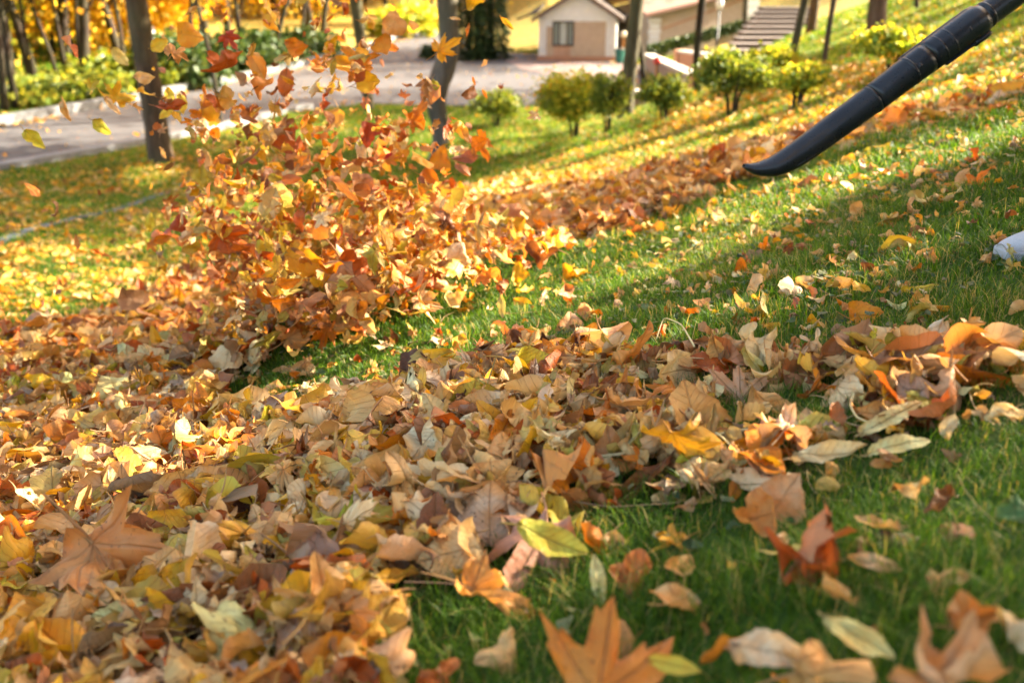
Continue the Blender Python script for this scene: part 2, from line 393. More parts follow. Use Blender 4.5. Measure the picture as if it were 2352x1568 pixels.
SHAPES = {
 'maple': maple,
 'oval': lambda N: pinn(N, lambda t: .275*math.sin(PI*t**.78)**.8*(1-.12*t)+.0),
 'heart': lambda N: pinn(N, lambda t: .50*max(0, math.sin(PI*min(1, t*.93+.07)**.62))**.85 if t < .999 else 0.),
 'lance': lambda N: pinn(N, lambda t: .165*math.sin(PI*t**.9)**.75)}
KIND = {'maple': 0., 'oval': 1., 'heart': 1., 'lance': 1.}
def make_proto(shape, N, rings, curl, rng, stem=True):
    out, c = SHAPES[shape](N); n = len(out); out = out.copy()
    if N >= 20:
        th0 = np.arctan2(out[:, 0], out[:, 1]-c[1]); jr = 1+.05*np.sin(th0*3+rng.uniform(0, 6))+.035*np.sin(th0*7+rng.uniform(0, 6))+rng.normal(0, .018, n)
        bite = rng.uniform(-PI, PI); jr -= rng.choice([0, .28, .42], p=[.5, .3, .2])*np.exp(-(np.angle(np.exp(1j*(th0-bite)))/.22)**2); out = c+(out-c)*jr[:, None]; out[:, 0] *= rng.uniform(.82, 1.12)
    ts = np.linspace(0, 1, rings+1)[1:]**.85
    P = [c[None]]+[c+(out-c)*t for t in ts]
    e = np.concatenate([[0]]+[np.full(n, t) for t in ts]); P = np.concatenate(P)
    tris = [(0, 1+k, 1+(k+1) % n) for k in range(n)]; quads = [(1+r*n+k, 1+(r+1)*n+k, 1+(r+1)*n+(k+1) % n, 1+r*n+(k+1) % n) for r in range(rings-1) for k in range(n)]
    lp = P.copy(); x, y = P[:, 0].copy(), P[:, 1].copy()
    z = np.zeros(len(P))
    # pleats between veins, wrinkles
    ph = rng.uniform(0, 6, 6); r = np.hypot(x, y-(0 if shape == 'maple' else .3)); th = np.arctan2(x, y)
    if shape == 'maple': z += .055*r*np.cos(th*8.2)*curl
    z += (.05*np.sin(x*7+ph[0])*np.sin(y*6+ph[1])+.025*np.sin(x*15+ph[2]+y*9)+.02*np.sin(y*19+ph[3]))*curl
    z += e**3*.17*np.sin(th*rng.integers(3, 6)+ph[4])*curl
    # bends
    kx = rng.choice([-1, 1], p=[.3, .7])*rng.uniform(.3, 2.9)*curl; ky = rng.choice([-1, 1])*rng.uniform(.1, 1.9)*curl
    kd = rng.uniform(-.9, .9)*curl
    fold = rng.uniform(0, .5)*curl
    z += fold*np.abs(x)
    def bend(a, z, k):
        if abs(k) < 1e-3: return a, z
        R_ = 1/k; t = a*k
        return np.sin(t)*(R_-z), R_-np.cos(t)*(R_-z)
    kk = kx*(1+.8*(y-.4)*rng.uniform(-1, 1))
    t = x*kk; R_ = 1/kk; x, z = np.sin(t)*(R_-z), R_-np.cos(t)*(R_-z)
    yc = y-.45; yc, z = bend(yc, z, ky); y = yc
    an = rng.uniform(-.8, .8)*curl*(y); x, z = x*np.cos(an)-z*np.sin(an), x*np.sin(an)+z*np.cos(an)
    V = np.stack([x, y, z], -1)*(.72 if shape == 'maple' else 1.)
    stv = None
    if stem:
        b = V[0] if shape == 'maple' else V[1+(rings-1)*n]  # outline base
        if shape == 'maple': b = V[0]
        L = {'maple': .5, 'oval': .18, 'heart': .38, 'lance': .12}[shape]*rng.uniform(.6, 1.1)
        dr = np.array([rng.uniform(-.4, .4), -1, rng.uniform(-.3, .35)]); dr /= np.linalg.norm(dr)
        sd = np.array([1, 0, 0])*.016; su = np.array([0, 0, 1])*.016
        cv = rng.uniform(-.3, .3, 3); segs = 5; base = len(V); sv = []
        for i in range(segs+1):
            p = b+dr*L*i/segs+cv*(i/segs)**2*L; f = 1.15-.5*i/segs
            sv += [p+sd*f, p-sd*.6*f+su*f, p-sd*.6*f-su*f]
        V = np.concatenate([V, sv]); lp = np.concatenate([lp, np.tile([[0, .3]], (len(sv), 1))]); e = np.concatenate([e, np.full(len(sv), -1)])
        for i in range(segs):
            for k in range(3): quads.append((base+i*3+k, base+i*3+(k+1) % 3, base+i*3+3+(k+1) % 3, base+i*3+3+k))
    return dict(V=V, q=np.array(quads, int).reshape(-1, 4), t=np.array(tris, int), lp=lp, e=e, kind=KIND[shape])
PR = {}
def protos(shape, lod):
    k = (shape, lod)
    if k not in PR:
        rng = np.random.default_rng(hash_(shape)*10+lod)
        N, rg, cnt, st = [(44, 4, 26, True), (26, 2, 16, True), (12, 1, 8, False)][lod]
        PR[k] = [make_proto(shape, N, rg, rng.uniform(.4, 1.9), rng, st) for _ in range(cnt)]
    return PR[k]
def hash_(s): return sum(ord(c)*(i+1) for i, c in enumerate(s)) % 997
PAL = {'tan': (.72, .46, .17), 'pinkish tan': (.68, .42, .24), 'orange': (.66, .24, .014), 'rust orange': (.46, .11, .012), 'yellow': (.76, .47, .025), 'cream': (.84, .66, .38), 'olive yellow': (.46, .38, .05),
       'brown': (.25, .10, .03), 'dark red': (.30, .035, .02), 'dark brown': (.10, .045, .025), 'pale green': (.60, .60, .26), 'gold': (.68, .37, .025), 'lime yellow': (.50, .50, .04), 'grey beige': (.42, .32, .24), 'green': (.08, .18, .03)}
MIX = {'near': dict(tan=.27, **{'pinkish tan': .04, 'orange': .15, 'rust orange': .07, 'yellow': .16, 'cream': .22, 'olive yellow': .09, 'lime yellow': .03, 'brown': .10, 'dark red': .003, 'dark brown': .035, 'pale green': .03, 'gold': .06, 'grey beige': .03}),
       'fly': dict(tan=.09, **{'orange': .25, 'rust orange': .17, 'yellow': .12, 'cream': .06, 'olive yellow': .08, 'brown': .10, 'dark red': .008, 'gold': .14}),
       'golds': dict(tan=.22, **{'orange': .10, 'gold': .22, 'yellow': .24, 'cream': .10, 'brown': .05, 'olive yellow': .06}),
 'far': dict(tan=.07, **{'orange': .03, 'yellow': .36, 'cream': .08, 'olive yellow': .14, 'brown': .06, 'gold': .2, 'lime yellow': .08}),
       'slope': dict(tan=.25, **{'orange': .2, 'rust orange': .12, 'yellow': .12, 'cream': .10, 'brown': .10, 'gold': .12, 'pinkish tan': .05, 'olive yellow': .05})}
def frame_from(nrm, tip):
    z = nrm/np.linalg.norm(nrm, axis=-1, keepdims=True); y = tip-(tip*z).sum(-1, keepdims=True)*z
    y /= np.maximum(np.linalg.norm(y, axis=-1, keepdims=True), 1e-6); x = np.cross(y, z)
    return np.stack([x, y, z], -1)      # columns
def rand_frames(n, tilt, rng, steep=.18):
    az = rng.uniform(0, 2*PI, n); t = np.abs(rng.normal(0, tilt, n)); t = np.where(rng.random(n) < steep, rng.uniform(.7, 1.5, n), t)
    nr = np.stack([np.sin(t)*np.cos(az), np.sin(t)*np.sin(az), np.cos(t)], -1)
    flip = rng.random(n) < .45; nr = np.where(flip[:, None], -nr, nr)
    tip = rng.normal(size=(n, 3)); return frame_from(nr, tip)
def cols(n, mixn, rng):
    k = list(MIX[mixn]); p = np.array([MIX[mixn][a] for a in k]); p /= p.sum(); i = rng.choice(len(k), n, p=p)
    c = np.array([PAL[a] for a in k])[i]; c = c*rng.uniform(.78, 1.15, (n, 1))*rng.uniform(.93, 1.07, (n, 3)); return np.clip(c, 0, .85), np.array(k, object)[i]
SH = ['maple', 'oval', 'heart', 'lance']
class Leaves:
    """a list of leaves: position, frame, size, shape, lod, prototype, colour"""
    def __init__(s): s.L = []
    def add(s, P, Fm, size, shape, col, cname, rng, pi=None):
        for i in range(len(P)): s.L.append((P[i], Fm[i], size[i], shape[i], col[i], cname[i], rng.integers(1000) if pi is None else pi[i], rng.uniform(0, 90)))
def build_leaves(name, L, lod):
    V = []; Q = []; T = []; A = []; LP = []; K = []; base = 0; groups = {}
    for l in L:
        ps = protos(l[3], lod); groups.setdefault((l[3], l[6] % len(ps)), []).append(l)
    for (shp, pi), ls in groups.items():
        p = protos(shp, lod)[pi]; m = len(ls); nv = len(p['V'])
        Fm = np.array([l[1] for l in ls]); P = np.array([l[0] for l in ls]); s_ = np.array([l[2] for l in ls]); c = np.array([l[4] for l in ls]); sd = np.array([l[7] for l in ls])
        W = np.einsum('mij,vj->mvi', Fm, p['V'])*s_[:, None, None]+P[:, None]
        V.append(W.reshape(-1, 3)); off = base+np.arange(m)*nv
        Q.append((p['q'][None]+off[:, None, None]).reshape(-1, 4)); T.append((p['t'][None]+off[:, None, None]).reshape(-1, 3))
        e = np.tile(p['e'], (m, 1)); cc = np.repeat(c[:, None], nv, 1).copy()
        stc = cc*.55+np.array([.45, .28, .10])*.45
        cc = np.where(e[..., None] < 0, stc, cc)
        A.append(np.concatenate([cc, np.maximum(e, 0)[..., None]], -1).reshape(-1, 4))
        LP.append(np.concatenate([np.tile(p['lp'], (m, 1, 1)), np.broadcast_to(sd[:, None, None], (m, nv, 1))], -1).reshape(-1, 3))
        K.append(np.full(m*nv, p['kind'])); base += m*nv
    return mesh_np(name, np.concatenate(V), np.concatenate(Q), M_LEAF, {'Col': ('FLOAT_COLOR', np.concatenate(A)), 'lp': ('FLOAT_VECTOR', np.concatenate(LP)), 'kind': ('FLOAT', np.concatenate(K))}, tri=np.concatenate(T))
def one_leaf(l, lod, name):
    P = l[0]; o = obj(name, build_leaves(name, [(np.zeros(3), *l[1:])], lod)); o.location = P; return o
def inview(P, mu=320, mv=200):
    u, v, d = proj(P); return (d > .3) & (u > -mu) & (u < 2352+mu) & (v > -mv) & (v < 1568+mv)
# scatter on the ground
def scatter(y0, y1, mean, layers, sparse, mixn, rng, xk=.62, pad=.5, fn=None, road=False, lift=.03, shp=(.20, .30, .34, .16), smin=.35, smax_=2.1):
    w = xk*y1+pad; area = 2*w*(y1-y0); dens = layers/(.42*mean*mean)
    n = int(area*dens); x = rng.uniform(-w, w, n); y = rng.uniform(y0, y1, n)
    k = np.abs(x) < xk*y+pad; x, y = x[k], y[k]
    c = carpet(x, y) if fn is None else fn(x, y)
    k = rng.random(len(x)) < np.maximum(c, sparse*(.3+1.4*vnoise(x*2.2, y*2.2, 3))/layers); x, y, c = x[k], y[k], c[k]
    z = G(x, y); P = np.stack([x, y, z], -1); P[:, 2] = np.where(road, .004, P[:, 2]); k = inview(P) & ((sdist(P[:, :2], ROAD) < -.3*(rng.random(len(P)) < .85)) | road); P = P[k]; c = c[k]; n = len(P)
    size = np.clip(mean*np.exp(rng.normal(0, .5, n)), mean*smin, mean*smax_)*np.where(c < .3, rng.uniform(.35, .8, n), 1)
    P[:, 2] += rng.uniform(.0, 1, n)*lift*(.3+c)+.006+size*.08+(c < .3)*.012
    Fm = rand_frames(n, .62, rng, .28); shape = rng.choice(SH, n, p=shp); cc, cn = cols(n, mixn, rng)
    L = Leaves(); L.add(P, Fm, size, shape, cc, cn, rng); return L.L
rng = np.random.default_rng(11)
near_ = scatter(.75, 2.3, .068, 3.0, .24, 'near', rng, lift=.05)+scatter(2.3, 4.0, .070, 2.9, .22, 'near', rng, lift=.05)
mid_ = scatter(4.0, 7.5, .078, 2.8, .15, 'slope', rng, lift=.05)
far_ = scatter(7.5, 13, .08, 1.3, .06, 'golds', rng, lift=.04)
def lawn(x, y):
    u, v, d = proj(np.stack([x, y, G0(x, y)], -1)); P = np.stack([u, v], -1)
    a = np.clip((sdist(P, [(-400, 900), (-400, 470), (0, 402), (330, 350), (640, 275), (760, 560), (560, 640), (350, 720), (0, 830)])+20)/60, 0, 1)
    b = np.clip((sdist(P, [(1000, 430), (1250, 360), (1480, 300), (1560, 225), (1700, 140), (1900, 130), (2352, 60), (2700, 60), (2700, 300), (2352, 260), (1700, 380), (1100, 470)])+20)/60, 0, 1)
    return np.maximum(a*(.15+.38*vnoise(x*1.5, y*1.5, 8)), b*(.12+.55*vnoise(x*1.1+5, y*1.1, 8)))*np.clip(1-carpet(x, y), 0, 1)
def onroad(x, y): r_ = sdist(np.stack([x, y], -1), ROAD); return np.where(r_ > .1, .05+.8*np.exp(-(r_-.1)/.35), 0)*(.4+vnoise(x*1.2, y*1.2, 71))
lawn_ = scatter(3.5, 12, .055, 1.0, .1, 'far', rng, fn=lawn, lift=.03)+scatter(12, 24, .075, .9, .1, 'far', rng, fn=lawn, lift=.03)+scatter(24, 42, .11, .5, .08, 'far', rng, fn=lawn, lift=.03)+scatter(15, 60, .09, .16, 0, 'far', rng, fn=onroad, lift=.01, road=True)
# loose litter swirling at the foot of the blown heap
n = 1900; u = rng.normal(800, 190, n); v = 640-rng.random(n)*60+(u-820)*-.12+rng.normal(0, 60, n); P = hit(u, v, G); k = (P[:, 1] < 7) & (carpet(P[:, 0], P[:, 1]) > .3); P = P[k]; n = len(P)
P[:, 2] += np.abs(rng.normal(0, .10, n)); h_ = Leaves(); cc, cn = cols(n, 'fly', rng); h_.add(P, rand_frames(n, .9, rng, .5), np.clip(.085*np.exp(rng.normal(0, .3, n)), .05, .15), rng.choice(SH, n, p=(.2, .3, .34, .16)), cc, cn, rng)
mid_ += h_.L

# dry stalks, needles and crumbs lying through the carpet
n = 2600; x = rng.uniform(-2.6, 3.2, n); y = .9+rng.random(n)*5.2; k = rng.random(n) < np.maximum(carpet(x, y), .12); x, y = x[k], y[k]; n = len(x)
g_ = G(x, y); k = inview(np.stack([x, y, g_], -1)); x, y, g_ = x[k], y[k], g_[k]; n = len(x); cov_ = carpet(x, y); L_ = rng.uniform(.03, .15, n); az = rng.uniform(0, 2*PI, n); el = rng.normal(0, .3, n); p0 = np.stack([x, y, g_+.02+cov_*rng.uniform(.01, .06, n)], -1)
D_ = np.stack([np.cos(az)*np.cos(el), np.sin(az)*np.cos(el), np.sin(el)], -1)*L_[:, None]; Bd = np.stack([-np.sin(az), np.cos(az), rng.normal(0, .6, n)], -1)*(L_*rng.normal(0, .16, n))[:, None]
Sd = np.cross(D_, np.array([0, 0, 1.])); Sd /= np.linalg.norm(Sd, axis=1)[:, None]; rr_ = rng.uniform(.0006, .0013, n)[:, None]; Vs = []
for t in np.linspace(0, 1, 6):
    c_ = p0+D_*(t-.5)+Bd*(4*t*(1-t)); Vs += [c_+Sd*rr_, c_-Sd*rr_*.5+np.array([0, 0, 1.])*rr_, c_-Sd*rr_*.5-np.array([0, 0, 1.])*rr_]
Vs = np.stack(Vs, 1); o_ = np.arange(n)[:, None]*18; Qs = np.concatenate([o_+np.array([i*3+k, i*3+(k+1) % 3, i*3+3+(k+1) % 3, i*3+3+k]) for i in range(5) for k in range(3)])
cs_ = np.array([(.5, .36, .14), (.62, .5, .26), (.22, .11, .05), (.3, .16, .07)])[rng.integers(0, 4, n)]
tag(obj('dry_stalks', mesh_np('dry_stalks', Vs.reshape(-1, 3), Qs, M_LEAF, {'Col': ('FLOAT_COLOR', np.repeat(np.concatenate([cs_, np.zeros((n, 1))], -1), 18, 0)), 'lp': ('FLOAT_VECTOR', np.tile([.3, .35, 3.], (n*18, 1))), 'kind': ('FLOAT', np.zeros(n*18))})), 'thin dry stalks and needles mixed through the leaf carpet', kind='stuff')
# flying leaves
PL = [(700, 830), (560, 760), (420, 560), (395, 470), (460, 330), (440, 240), (560, 150), (640, 170), (700, 250), (820, 250), (930, 290), (1010, 380), (1110, 420), (1220, 480), (1330, 560), (1180, 620), (1000, 680), (900, 760)]
def fly_points():
    out = []
    n = 8200; u = rng.uniform(380, 1400, n); v = rng.uniform(120, 830, n); d = sdist(np.stack([u, v], -1), PL)
    dens = np.clip((d+15)/90, 0, 1)**1.3*np.clip((v-170)/400, .06, 1)*1.15; k = rng.random(n) < dens*.52; out.append(np.stack([u[k], v[k]], -1))
    n = 150; u = rng.normal(700, 150, n); v = rng.uniform(-30, 330, n); out.append(np.stack([u, v], -1))
    n = 520; uu_ = rng.normal(760, 150, n); vv_ = 760-np.abs(rng.normal(0, 90, n))+(uu_-760)*-.22; out.append(np.stack([uu_, vv_], -1))
    n = 46; out.append(np.stack([rng.uniform(330, 520, n), rng.uniform(200, 640, n)], -1))
    n = 34; out.append(np.stack([rng.uniform(850, 1150, n), rng.uniform(180, 400, n)], -1))
    n = 14; out.append(np.stack([rng.uniform(60, 400, n), rng.uniform(100, 700, n)], -1))
    return np.concatenate(out)
uv = fly_points(); n = len(uv); dep = np.clip(rng.normal(4.25, .45, n), 3.3, 5.4)
P = at(uv[:, 0], uv[:, 1], 1.0); P = CAM+(P-CAM)*dep[:, None]
g = G(P[:, 0], P[:, 1]); bad = P[:, 2] < g+.03; P[bad, 2] = g[bad]+rng.random(bad.sum())*.12
cc, cn = cols(n, 'fly', rng); f_ = Leaves(); q = rng.normal(size=(n, 3)); f_.add(P, frame_from(q, rng.normal(size=(n, 3))), np.clip(.063*np.exp(rng.normal(0, .38, n)), .025, .13), rng.choice(SH, n, p=(.2, .34, .28, .18)), cc, cn, rng)
fly_ = f_.L
print('leaves', len(near_), len(mid_), len(far_), len(lawn_), len(fly_))
# ================= single leaves =================
CRL = ['flat', 'slightly curled', 'curled', 'crumpled']
def hero(u, v, px, shape, cname, tilt, rot, label, cat='fallen leaf', group=None, depth=None, lift=.0, pi=None, curl=.5, name='fallen_leaf', colr=None, flip=False):
    if depth is None:
        p = hit(np.array([u]), np.array([v]), G)[0]; d = (p-CAM)@FW
    else: p = at(u, v, depth); d = depth
    size = px*d/F*(1.32 if shape == 'maple' else 1.); toc = -ray(u, v); toc = (toc/np.linalg.norm(toc)).reshape(3)
    nr = (1-tilt)*np.array([0, 0, 1.])+tilt*toc; a = math.radians(rot); tip = RT*math.sin(a)+UPV*math.cos(a)
    if tilt < .5 and depth is None: tip = np.array([math.sin(a), math.cos(a), 0])
    Fm = frame_from(nr[None] if not flip else -nr[None], tip[None])[0]
    if depth is None: p = p+toc*(size*(.20+.30*tilt)+lift+.03); size *= ((p-CAM)@FW)/d
    rg = np.random.default_rng(int(u*7+v)); key = ('h', int(u), int(v)); pr = make_proto(shape, 44, 6, curl*(2.0 if shape == 'maple' else 1.5), rg, True)
    PR[(shape, key)] = [pr]
    c = np.array(PAL[cname] if colr is None else colr)
    o = obj(name, None) if False else None
    me = build_leaves(name, [(np.zeros(3), Fm, size, shape, c, cname, 0, rg.uniform(0, 90))], key)
    o = obj(name, me, loc=p); tag(o, label, cat, group); HERO.append((u, v, label)); return o
HERO = []
GF = 'leaves lying over the foreground'
H_ = lambda *a, **k: hero(*a, group=GF, **k)
H_(1390, 1490, 260, 'maple', 'orange', .85, 8, 'big blurred orange maple leaf standing upright at the bottom edge', curl=.35, lift=.03, colr=(.62, .25, .04))
H_(270, 1330, 255, 'maple', 'tan', .55, 150, 'very large tan orange maple leaf drooping on the heap at lower left', curl=.6, lift=.05, colr=(.58, .30, .11))
H_(100, 1440, 240, 'maple', 'tan', .4, 240, 'large tan maple leaf under the very large drooping one at lower left', curl=.6, colr=(.58, .30, .11))
H_(440, 1262, 95, 'heart', 'cream', .85, 20, 'small pale beige cupped leaf seen from beneath on a pinkish leaf', curl=.9, lift=.03, colr=(.62, .50, .40))
H_(455, 1210, 170, 'maple', 'pinkish tan', .5, 0, 'broad pinkish brown maple leaf behind the small pale cupped leaf', curl=.35)
H_(200, 1125, 110, 'maple', 'cream', .6, 20, 'sunlit whitish cream maple leaf on the left heap', curl=.4, lift=.04, colr=(.8, .62, .36))
H_(290, 1130, 130, 'maple', 'orange', .7, -20, 'bright orange maple leaf leaning beside the sunlit whitish one', curl=.8, colr=(.75, .33, .03))
H_(1040, 1268, 150, 'heart', 'cream', .6, 250, 'cream yellow broad leaf with serrated edge and yellow stalk', curl=.35, lift=.03, colr=(.74, .55, .25))
H_(1215, 1275, 210, 'maple', 'pinkish tan', .5, 200, 'pinkish tan maple leaf lying under the yellow green oval leaf', curl=.4, colr=(.55, .29, .19))
H_(1265, 1240, 185, 'oval', 'lime yellow', .7, 118, 'long yellow green oval leaf resting on the pinkish maple leaf', curl=.25, lift=.06, colr=(.50, .50, .06))
H_(785, 1105, 240, 'lance', 'pale green', .6, 125, 'long pale green lobed leaf lying slanted across the heap', curl=.3, lift=.05, colr=(.62, .62, .30))
H_(1125, 1185, 150, 'heart', 'cream', .85, 0, 'upright triangular cream leaf with its stalk showing', curl=.4, lift=.02, colr=(.74, .55, .36))
H_(885, 1410, 125, 'heart', 'gold', .8, 30, 'golden yellow spotted leaf with a long stalk in the grass', curl=.25, lift=.04, colr=(.66, .42, .07))
H_(1375, 1335, 125, 'lance', 'pale green', .85, -8, 'pale green upright narrow leaf above the big orange maple leaf', curl=.25, lift=.03, colr=(.62, .62, .27))
H_(1455, 1315, 90, 'heart', 'rust orange', .8, 60, 'rusty orange cupped leaf in the grass right of the pale green leaf', curl=1.1, lift=.02, colr=(.52, .19, .05))
H_(1300, 935, 95, 'oval', 'yellow', .6, 80, 'bright yellow oval leaf on the middle heap', curl=.3, lift=.03, colr=(.80, .55, .02))
H_(1350, 960, 110, 'heart', 'cream', .55, 230, 'pale cream spotted leaf overlapping the bright yellow oval leaf', curl=.3, lift=.02)
H_(1100, 1005, 135, 'maple', 'rust orange', .65, 100, 'deep orange maple leaf with curled up edges on the middle heap', curl=.9, lift=.03, colr=(.62, .17, .02))
H_(1020, 985, 115, 'maple', 'tan', .5, -10, 'flat pale tan maple leaf with clear veins on the middle heap', curl=.15, lift=.035, colr=(.66, .43, .22))
H_(990, 1045, 150, 'heart', 'tan', .55, 250, 'broad tan leaf folded over in the middle heap', curl=.5, colr=(.62, .36, .16))
H_(980, 900, 120, 'maple', 'pinkish tan', .5, 0, 'brownish pink maple leaf with a dark red stalk at the heap edge', curl=.3)
H_(1320, 830, 60, 'heart', 'orange', .6, 90, 'small orange cupped leaf near the heap crest', curl=1)
H_(1310, 752, 75, 'heart', 'pinkish tan', .9, 0, 'pinkish tan leaf standing like a tent in the grass', curl=.5, lift=.01)
H_(1065, 825, 70, 'oval', 'yellow', .6, 250, 'yellow oval leaf at the back edge of the middle heap', curl=.3, lift=.01, colr=(.78, .52, .02))
H_(865, 853, 50, 'heart', 'tan', .8, 0, 'small tan leaf alone on the grass between the heaps', curl=.9)
H_(705, 855, 70, 'heart', 'cream', .4, 80, 'cream and orange leaf lying on the grass left of the gap', curl=.6)
H_(630, 900, 60, 'heart', 'cream', .85, 10, 'pale yellow leaf standing beside a white grass stalk', curl=.5)
H_(590, 950, 85, 'maple', 'rust orange', .8, -40, 'small deep red orange maple leaf standing on the heap', curl=.4, lift=.03, colr=(.62, .14, .02))
H_(212, 968, 60, 'oval', 'dark brown', .6, 90, 'blackish purple oval leaf on the left heap', curl=.3, lift=.02, colr=(.12, .04, .05))
H_(180, 950, 75, 'oval', 'olive yellow', .8, 0, 'olive yellow upright oval leaf beside the blackish one', curl=.3, lift=.02)
H_(330, 1025, 120, 'heart', 'cream', .7, 200, 'cream pink leaf with fine veins drooping on the left heap', curl=.5, lift=.04, colr=(.74, .50, .38))
H_(440, 1365, 110, 'oval', 'olive yellow', .55, 60, 'olive yellow leaf with dark spots near the drooping maple leaf', curl=.4, lift=.02)
H_(665, 1335, 150, 'oval', 'olive yellow', .5, 75, 'long olive green oval leaf with brown marks at lower left', curl=.3, lift=.02, colr=(.44, .42, .05))
H_(350, 1440, 140, 'oval', 'olive yellow', .5, 95, 'olive yellow leaf beneath the tan maple leaf near the lower left', curl=.3, colr=(.46, .42, .04))
H_(1000, 1170, 130, 'oval', 'olive yellow', .5, 95, 'broad olive yellow leaf left of the upright cream leaf', curl=.25, lift=.02, colr=(.5, .43, .05))
H_(1165, 1100, 105, 'oval', 'lime yellow', .6, 115, 'bright yellow green leaf with a pointed tip in the middle heap', curl=.35, lift=.02, colr=(.55, .50, .03))
H_(1890, 985, 135, 'oval', 'lime yellow', .5, 100, 'pale yellow green long leaf joined to a curved stalk', curl=.2, lift=.02, colr=(.60, .55, .12))
H_(2040, 962, 170, 'lance', 'cream', .6, 62, 'long cream yellow leaf pointing up to the right', curl=.25, lift=.03, colr=(.72, .62, .28))
H_(2060, 1022, 150, 'lance', 'pale green', .5, 80, 'long pale leaf below the cream yellow one', curl=.25, lift=.02, colr=(.70, .66, .30))
H_(1900, 1045, 170, 'lance', 'cream', .4, 95, 'wavy pale cream leaf lying flat at the heap front', curl=.4, lift=.02, colr=(.74, .66, .38))
H_(1860, 850, 150, 'oval', 'brown', .55, 80, 'ribbed brown leaf rolled along its length on the right heap', curl=.9, lift=.02, colr=(.42, .19, .08))
H_(1770, 930, 140, 'oval', 'tan', .6, 130, 'tan leaf rolled into a tube on the right heap', curl=1.1, lift=.03)
H_(1700, 875, 105, 'maple', 'pinkish tan', .6, 0, 'pinkish tan maple leaf with spread lobes on the right heap', curl=.4, lift=.03)
H_(2150, 775, 110, 'oval', 'cream', .6, 200, 'whitish hanging leaf of a drooping pair at the right heap top', curl=.5, lift=.05, colr=(.78, .70, .50))
H_(2222, 785, 95, 'oval', 'cream', .65, 175, 'whitish hanging leaf next to its twin at the right heap top', curl=.5, lift=.05, colr=(.78, .72, .52))
H_(2310, 830, 130, 'oval', 'tan', .6, 120, 'ribbed orange tan leaf at the right edge of the heap', curl=.6, lift=.03, colr=(.62, .29, .12))
H_(1800, 1140, 120, 'heart', 'tan', .8, 30, 'large tan rounded leaf on the grass at the heap front', curl=.5, lift=.05, colr=(.66, .38, .18))
H_(1735, 1190, 130, 'heart', 'orange', .6, 270, 'orange leaf folded under the large tan rounded one', curl=.7, lift=.02, colr=(.6, .28, .07))
H_(1895, 1240, 180, 'maple', 'rust orange', .6, 45, 'rusty red folded maple leaf on the grass at right', curl=1.2, lift=.04, colr=(.52, .14, .035))
H_(2000, 1290, 120, 'lance', 'cream', .6, 110, 'tan cream strip leaf right of the rusty folded maple leaf', curl=.5, lift=.02, colr=(.7, .47, .25))
H_(2160, 1325, 85, 'heart', 'tan', .5, 90, 'small tan leaf pair on the grass near the right edge', curl=.9, lift=.01)
H_(1770, 1495, 200, 'oval', 'cream', .65, 110, 'large cream leaf with ragged edge near the bottom right', curl=.6, lift=.03, colr=(.76, .60, .38))
H_(1900, 1545, 200, 'maple', 'tan', .5, 100, 'golden tan crumpled leaf at the bottom right edge', curl=.8, lift=.02, colr=(.68, .40, .14))
H_(2190, 1510, 270, 'maple', 'tan', .6, 30, 'very large pale tan maple leaf at the bottom right corner', curl=.6, lift=.03, colr=(.68, .42, .22))
H_(2220, 1425, 160, 'heart', 'orange', .7, 80, 'orange backed leaf above the very large pale corner leaf', curl=.9, lift=.04, colr=(.6, .27, .07))
H_(1970, 1462, 200, 'lance', 'pale green', .5, 140, 'thin long pale yellow green blade leaf lying slanted in the grass', curl=.25, lift=.03, colr=(.58, .54, .2))
H_(1545, 1525, 130, 'lance', 'yellow', .55, 110, 'plain yellow leaf tip beside the big orange maple leaf', curl=.25, lift=.02, colr=(.74, .64, .08))
H_(790, 1525, 190, 'heart', 'orange', .6, 60, 'big glossy orange leaf at the bottom edge left of centre', curl=.4, lift=.03, colr=(.68, .29, .03))
H_(210, 1540, 130, 'heart', 'cream', .85, 0, 'rounded cream white leaf at the bottom left edge', curl=.7, lift=.03, colr=(.74, .58, .36))
H_(700, 1480, 140, 'heart', 'tan', .6, 90, 'pinkish cream folded leaf above the big glossy orange one', curl=.7, lift=.03, colr=(.7, .46, .3))
H_(1015, 1555, 90, 'heart', 'rust orange', .7, 40, 'rusty rounded leaf at the bottom edge beside the grass', curl=.9, lift=.02, colr=(.58, .2, .05))
H_(1150, 1375, 170, 'maple', 'orange', .5, 120, 'orange brown maple leaf lying in grass above the bottom middle', curl=.5, lift=.02, colr=(.6, .31, .08))
H_(2330, 1172, 75, 'heart', 'green', .6, 0, 'green broad weed leaf at the right edge', curl=.5, colr=(.09, .20, .06))
H_(1740, 745, 75, 'oval', 'olive yellow', .5, 90, 'olive yellow oval leaf behind the right heap', curl=.3, colr=(.5, .48, .06))
H_(2108, 665, 90, 'lance', 'yellow', .5, 85, 'bright yellow narrow leaf in the grass left of the shoe', curl=.3, colr=(.72, .56, .03))
H_(2108, 690, 45, 'heart', 'orange', .8, 0, 'small orange leaf just under the bright yellow narrow one', curl=.4, colr=(.66, .33, .04))
H_(1985, 725, 90, 'heart', 'orange', .6, 100, 'orange pointed leaf at the back of the right heap', curl=.4, colr=(.7, .32, .02))
H_(1920, 598, 55, 'oval', 'yellow', .6, 110, 'yellow leaf lying alone on the grass under the blower tube', curl=.3, colr=(.75, .6, .03))
H_(2168, 355, 45, 'oval', 'yellow', .6, 90, 'bright yellow leaf on the grass just right of the tube', curl=.4, colr=(.8, .5, .02))
H_(2055, 650, 45, 'maple', 'pinkish tan', .6, 20, 'pinkish leaf in the grass left of the bright yellow narrow leaf', curl=.4)
H_(2262, 420, 50, 'maple', 'orange', .6, 90, 'orange leaf on the grass above the shoe', curl=.5, colr=(.68, .22, .02))
